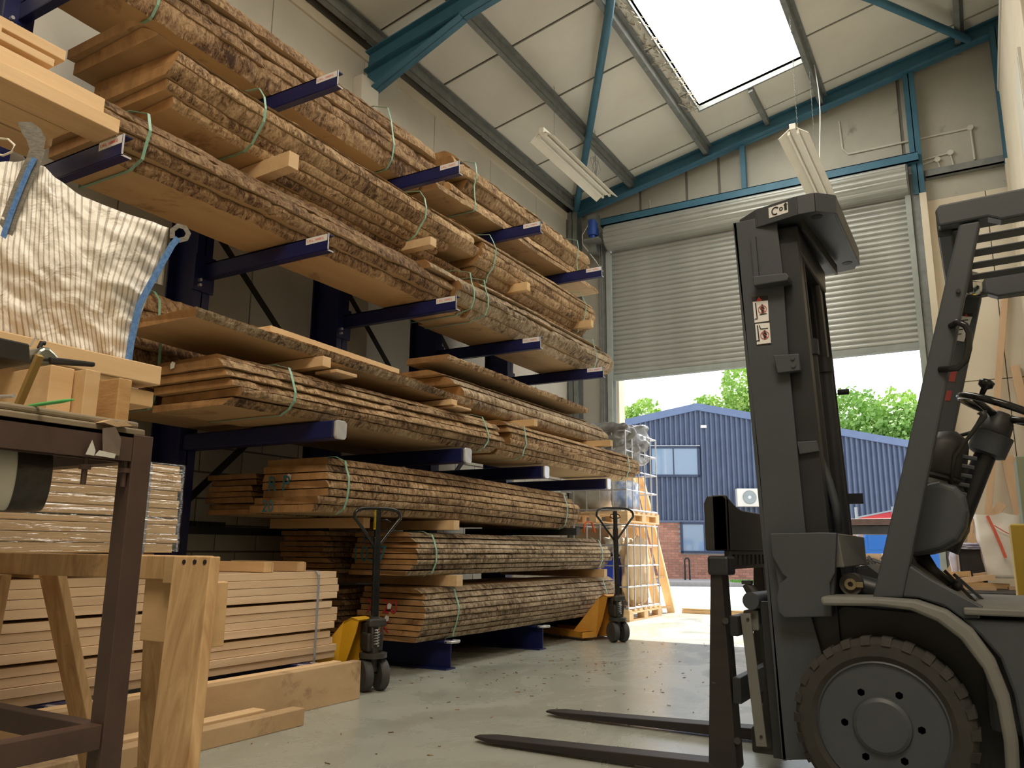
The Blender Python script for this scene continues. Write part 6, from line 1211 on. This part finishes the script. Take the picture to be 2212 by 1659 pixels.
# pillars and overhead guard
def pillar(y0, y1):
    q = [(0.024, 3.3, 2.118), (0.095, 3.3, 2.118), (-0.279, 3.3, 0.74), (-0.381, 3.3, 0.733)]; X0 = [p[0] for p in q]; Z0 = [p[2] for p in q]
    return MB().prism(list(zip(X0, Z0)), 'y', y0, y1).build('guard_post', mat['fk'], fk, 0.008)
pillar(3.30, 3.37); pillar(4.32, 4.39)
gt = [(-0.042, 3.3, 2.177), (-0.025, 3.3, 2.188), (0.24, 3.3, 2.182)]
MB().prism([(-0.05, 2.185), (-0.035, 2.205), (1.25, 2.24), (1.25, 2.13), (0.16, 2.105), (0.12, 2.125), (-0.045, 2.12)], 'y', 3.29, 3.36).build('guard_side', mat['fk'], fk, 0.008)
MB().prism([(-0.05, 2.185), (-0.035, 2.205), (1.25, 2.24), (1.25, 2.13), (0.16, 2.105), (0.12, 2.125), (-0.045, 2.12)], 'y', 4.33, 4.40).build('guard_side', mat['fk'], fk, 0.008)
MB().box(-0.05, 0.0, 3.36, 4.33, 2.10, 2.19).build('guard_front', mat['fk'], fk, 0.006)
for k in range(5): y = 3.47 + k * 0.175; MB().bar((0.03, y, 2.165), (1.24, y, 2.195), 0.085, 0.008).build('guard_bar', mat['fk'], fk, 0.003)
for y in (3.31, 4.36): MB().bar((1.22, y, 2.16), (1.45, y, 1.05), 0.06, 0.06).build('rear_post', mat['fk'], fk, 0.006)
MB().box(0.0, 0.06, 3.37, 4.32, 2.12, 2.15).build('guard_slot_plate', mat['fkd'], fk)
p = (-0.001, 3.29, 1.855); MB().cyl((p[0], 3.288, p[2]), (p[0], 3.30, p[2]), 0.008, n=12).build('post_hole', mat['ink'], fk)
L = [(-0.036, 3.27, 1.727), (-0.012, 3.27, 1.727), (0.009, 3.27, 1.71), (0.019, 3.27, 1.681), (0.012, 3.27, 1.624), (-0.002, 3.27, 1.579), (-0.028, 3.27, 1.556), (-0.087, 3.27, 1.566)]
MB().tube([(p[0], 3.25 if 0 < i < 7 else 3.30, p[2]) for i, p in enumerate(L)], 0.012, 12).build('grab_handle', mat['blackgloss'], fk, smooth=True)
L = (0.05, 4.3, 2.171); m_ = MB(); m_.lathe((L[0], 4.28, L[2]), 'y', [(0.01, -0.05), (0.05, -0.03), (0.065, 0.0), (0.065, 0.02)], 20); m_.build('work_light', mat['chrome'], fk, smooth=0.8)
sk = spq('instruction_sticker', [(-0.009, 4.315, 2.027), (0.045, 4.315, 2.015), (-0.001, 4.315, 1.897), (-0.051, 4.315, 1.914)], 'white', fk, 4.3175)
spq('sticker_head', [(-0.002, 4.315, 2.043), (0.05, 4.315, 2.031), (0.045, 4.315, 2.015), (-0.009, 4.315, 2.027)], 'ink', sk, 4.3165); spq('warning_triangle', [(0.014, 4.314, 2.021), (0.023, 4.314, 2.034), (0.027, 4.314, 2.017)], 'red', sk, 4.315)
for k in range(4): L = [(-0.011, 4.315, 2), (0.027, 4.315, 1.99)]; MB().box(L[0][0] - k * 0.008, L[1][0] - k * 0.008 - (0.01 if k % 2 else 0), 4.3165, 4.317, L[0][2] - k * 0.022, L[0][2] - k * 0.022 + 0.005).build('print_line', mat['ink'], sk)
mat['redfade'] = M('faded_red_sticker', (0.30, 0.035, 0.03), (0.36, 0.06, 0.05), 10, rough=0.6)
spq('red_sticker', [(-0.08, 4.315, 1.763), (-0.041, 4.315, 1.757), (-0.058, 4.315, 1.704), (-0.094, 4.315, 1.712)], 'redfade', fk, 4.3175); spq('red_sticker', [(-0.104, 4.315, 1.668), (-0.071, 4.315, 1.662), (-0.085, 4.315, 1.614), (-0.116, 4.315, 1.621)], 'redfade', fk, 4.3175)
# steering gear
sc = Vector((0.115, 3.82, 1.475)); nx = Vector((0.42, 0, 0.9)).normalized(); e1 = Vector((0, 1, 0)); e2 = nx.cross(e1)
MB().tube([sc + (e1 * math.cos(a) + e2 * math.sin(a)) * (0.165 + (0.003 if k % 2 else 0)) for k, a in enumerate([2 * PI * k / 60 for k in range(60)])], 0.0155, 10, closed=True).build('steering_wheel', mat['blackgloss'], fk, smooth=True)
for a in (0.3, 2.3, 4.3): MB().tube([sc - nx * 0.04, sc + (e1 * math.cos(a) + e2 * math.sin(a)) * 0.16], [0.016, 0.011], 8).build('wheel_spoke', mat['blackgloss'], fk, smooth=True)
kp = sc + (e1 * -0.35 + e2 * -0.94).normalized() * 0.165
kp2 = (0.062, 3.78, 1.584); kp = Vector(kp2)
m_ = MB(); m_.tube([kp - nx * 0.05, kp - nx * 0.02, kp - nx * 0.01, kp + nx * 0.012, kp + nx * 0.02], [0.010, 0.012, 0.028, 0.030, 0.015], 18); m_.build('spinner_knob', mat['blackgloss'], fk, smooth=True)
MB().tube([sc - nx * 0.01, sc - nx * 0.05, sc - nx * 0.10], [0.03, 0.055, 0.06], 18).build('wheel_hub', mat['blackp'], fk, smooth=0.8)
MB().tube([sc - nx * 0.10, sc - nx * 0.105, sc - nx * 0.19, sc - nx * 0.2], [0.05, 0.075, 0.072, 0.05], 18).build('column_shroud', mat['fk'], fk, smooth=0.6)
MB().tube([sc - nx * 0.18, sc - nx * 0.62], [0.04, 0.05], 16).build('steering_column', mat['fkd'], fk, smooth=0.6)
L = [(-0.099, 3.7, 1.353), (-0.157, 3.7, 1.167)]; A = Vector(L[0]); B_ = Vector(L[1])
MB().tube([A + Vector((0.0, 0, 0.03)), A, A.lerp(B_, 0.1), A.lerp(B_, 0.7), A.lerp(B_, 0.76), A.lerp(B_, 0.82), A.lerp(B_, 0.88), B_], [0.04, 0.075, 0.085, 0.10, 0.092, 0.104, 0.096, 0.11], 20).build('column_boot', mat['blackp'], fk, smooth=0.9)
L = [(-0.101, 3.62, 1.168), (-0.075, 3.62, 1.277), (-0.034, 3.62, 1.33), (0.015, 3.62, 1.395), (0.039, 3.62, 1.427), (0.033, 3.62, 1.446)]
MB().tube(L, [0.009, 0.009, 0.007, 0.009, 0.014, 0.018], 8).build('shift_lever', mat['blackp'], fk, smooth=True)
MB().tube([(p[0], 3.9, p[2]) for p in [(-0.078, 3.9, 1.386), (-0.015, 3.9, 1.402), (0.045, 3.9, 1.408), (0.096, 3.9, 1.414)]], 0.008, 8).build('shift_lever', mat['blackp'], fk, smooth=True)
for k in range(5):
    L = [(-0.039, 3.64, 1.277), (0.018, 3.64, 1.293)]; z_ = L[0][2] - k * 0.035; x_ = L[0][0] - k * 0.012
    MB().bar((x_ - 0.01, 3.66, z_), (x_ + 0.04, 3.66, z_ - 0.012), 0.03, 0.016).build('column_clamp', mat['fk'], fk, 0.003)
# pedals
MB().tube([(-0.245, 3.8, 0.908), (-0.209, 3.8, 0.824), (-0.154, 3.8, 0.775), (-0.105, 3.8, 0.777)], [0.03, 0.034, 0.03, 0.02], 10).build('pedal_box', mat['blackp'], fk, smooth=True)
MB().bar([(-0.156, 3.75, 0.831), (-0.047, 3.75, 0.698)][0], [(-0.156, 3.75, 0.831), (-0.047, 3.75, 0.698)][1], 0.03, 0.012).build('pedal', mat['blackp'], fk)
MB().bar([(-0.131, 3.95, 0.813), (-0.026, 3.95, 0.703)][0], [(-0.131, 3.95, 0.813), (-0.026, 3.95, 0.703)][1], 0.05, 0.012).build('pedal', mat['fk'], fk)
MB().tube([(-0.194, 3.72, 0.759), (-0.128, 3.72, 0.768)], 0.007, 8).build('pedal_link', mat['blackp'], fk); p = (-0.114, 3.72, 0.772); m_ = MB(); m_.lathe((p[0], 3.72, p[2]), 'y', [(0.005, -0.02), (0.018, -0.012), (0.02, 0.0), (0.018, 0.012), (0.005, 0.02)], 16); m_.build('pedal_knob', mat['blackp'], fk, smooth=True)

# ------------------------------------------------------------------ clutter by the right hand end wall
mat['raw'] = M('raw_timber', (0.55, 0.36, 0.22), (0.72, 0.5, 0.32), 5, (1, 1, 0.2), 0.8)
def lean(label, A, B, w_=0.07, th=0.04): return tag(MB().bar(A, B, w_, th, (0, 1, 0)).build('leaning_timber', mat['raw'], None, 0.003), label, 'timber')
a = (0.54, 11.5, 4.325); b = (-0.116, 11.3, 1.423); lean('tall thin timber leaning on the cream wall, top hidden by the guard', (a[0], 11.50, a[2]), (b[0] - 0.05, 11.25, 0.03), 0.075, 0.04)
a = (0.515, 11.5, 3.183); b = (0.481, 11.3, 1.959); lean('brown timber leaning right of the steering wheel', (a[0], 11.50, a[2]), (b[0] + 0.25, 11.15, 0.03), 0.10, 0.05)
a = (0.321, 11.5, 2.07); b = (0.322, 11.3, 1.307); lean('wide grey-brown plank standing at the wall behind the white bag', (a[0], 11.50, a[2]), (b[0] + 0.18, 11.2, 0.03), 0.13, 0.04)
a = (0.21, 11.2, 1.478); b = (-0.027, 11.2, 1.226); lean('short timber end poking up above the white bag', (a[0], 11.2, a[2]), (b[0] - 0.5, 11.0, 0.5), 0.10, 0.06)
a = (-0.091, 11.3, 1.59); b = (-0.197, 11.3, 0.982); lean('pale thin stick behind the forklift cowl by the wall', (a[0], 11.3, a[2]), (b[0] - 0.1, 11.1, 0.03), 0.05, 0.03)
wbm = M('white_bag_film', (0.78, 0.74, 0.68), (0.88, 0.86, 0.82), 4, rough=0.35, bump=0.3)
t = thing('white_bag', 'white bulk bag with red handles beside the yellow bin', 'bag', (0.12, 9.6, 0.55))
V = []; F = []; nu, nv = 28, 16
for j in range(nv + 1):
    v_ = j / nv; z_ = 0.66 + 0.62 * v_
    for i in range(nu):
        a = 2 * PI * i / nu; rx = 0.17 + 0.05 * v_; c, s = math.cos(a), math.sin(a); k = max(abs(c), abs(s)) ** 0.7; d = 1 + 0.12 * noise.noise((c * 2, s * 2, v_ * 4))
        V.append((0.12 + 0.03 * (1 - v_) + rx * c / k * d, 9.6 + rx * s / k * d, z_ + (0.03 * noise.noise((c * 2, s * 2, 7)) if j == nv else 0)))
for j in range(nv):
    for i in range(nu): F.append((j * nu + i, j * nu + (i + 1) % nu, (j + 1) * nu + (i + 1) % nu, (j + 1) * nu + i))
F.append(tuple(range(nu - 1, -1, -1)))
new('bag_body', V, F, wbm, t, smooth=True)
mat['redweb'] = M('red_webbing', (0.62, 0.10, 0.06), (0.72, 0.16, 0.10), 20, rough=0.7)
L = [(0.006, 9.32, 1.266), (0.052, 9.32, 1.126), (0.096, 9.32, 0.969), (0.124, 9.32, 0.858)]; MB().tube([(p[0] + 0.03, 9.34, p[2]) for p in L], 0.016, 6, flat=0.4).build('red_handle', mat['redweb'], t)
L = [(0.056, 9.32, 1.171), (0.148, 9.32, 1.103), (0.203, 9.32, 1.076)]; MB().tube([(p[0] + 0.03, 9.34, p[2]) for p in L], 0.012, 6, flat=0.4).build('red_handle', mat['redweb'], t)
t = thing('lined_bin', 'black bin lined with a clear and lilac plastic bag, by the wall', 'bin', (-0.14, 9.8, 0.55))
MB().box(-0.26, -0.02, 9.65, 9.95, 0.56, 0.95).build('bin_body', mat['blackp'], t, 0.02); 
mat['lilac'] = M('lilac_plastic', (0.55, 0.55, 0.75), (0.72, 0.72, 0.9), 5, rough=0.3, bump=0.3)
lump('bag_rim', None, None, (-0.14, 9.78, 0.97), (0.17, 0.2, 0.03), mat['lilac'], 12, t, amp=0.4)
MB().tube([(-0.29, 9.62, 0.96), (-0.31, 9.6, 0.85), (-0.30, 9.6, 0.70), (-0.31, 9.6, 0.62)], [0.03, 0.04, 0.03, 0.02], 8).build('bag_fold', mat['lilac'], t, smooth=True)
t = thing('scrap_pile', 'heap of brown timber offcuts behind the forklift deck', 'offcuts', (0.0, 9.6, 0.0)); random.seed(4)
MB().box(-0.9, 0.6, 9.1, 10.3, 0.0, 0.55).build('scrap_crate', mat['greasy'], t, 0.02)
for k in range(26):
    x = random.uniform(-0.85, 0.5); y = random.uniform(9.05, 9.6); a = random.uniform(-0.5, 0.5); l = random.uniform(0.12, 0.3); z_ = random.uniform(0.52, 0.68)
    MB().bar((x - l * math.cos(a), y, z_), (x + l * math.cos(a), y + 0.1, z_ + l * math.sin(a) * 0.6), 0.06, 0.05).build('offcut', mat['bearer' if k % 3 else 'raw'], t)
mat['bin_y'] = M('yellow_bin', (0.68, 0.45, 0.05), (0.76, 0.52, 0.08), 4, rough=0.5); mat['bin_g'] = M('green_grey', (0.22, 0.25, 0.17), (0.27, 0.30, 0.21), 4, rough=0.6)
a = [(0.116, 4.9, 1.049), (0.101, 4.9, 0.634)]
tag(box('yellow_bin', a[0][0], a[0][0] + 0.5, 4.9, 5.3, 0.0, a[0][2], mat['bin_y'], None, 0.008), 'yellow bin at the right edge behind the forklift deck', 'bin')
a = [(0.215, 6, 1.508), (0.173, 6, 1.088)]
tag(box('green_cabinet', a[0][0], a[0][0] + 0.6, 6.0, 6.5, 0.0, a[0][2], mat['bin_g'], None, 0.008), 'grey-green cabinet at the right edge above the yellow bin', 'cabinet')
# wood shavings on the floor
random.seed(12); m_ = MB()
for k in range(160):
    x = random.uniform(-3.3, -1.2); y = random.uniform(2.6, 8.2)
    if random.random() < 0.4: x = random.uniform(-3.6, -2.6); y = random.uniform(4.6, 6.5)
    l = random.uniform(0.008, 0.03); a = random.uniform(0, 3.14); m_.bar((x, y, 0.0025), (x + l * math.cos(a), y + l * math.sin(a), 0.0035), random.uniform(0.003, 0.007), 0.003)
o = stuff(m_.build('bark_chips', mat['bark_dark'])); tag(o, 'small bark chips and splinters scattered on the floor', 'chips')
for o in bpy.data.objects:
    if o.get('kind') == 'structure' and 'label' in o: del o['label']
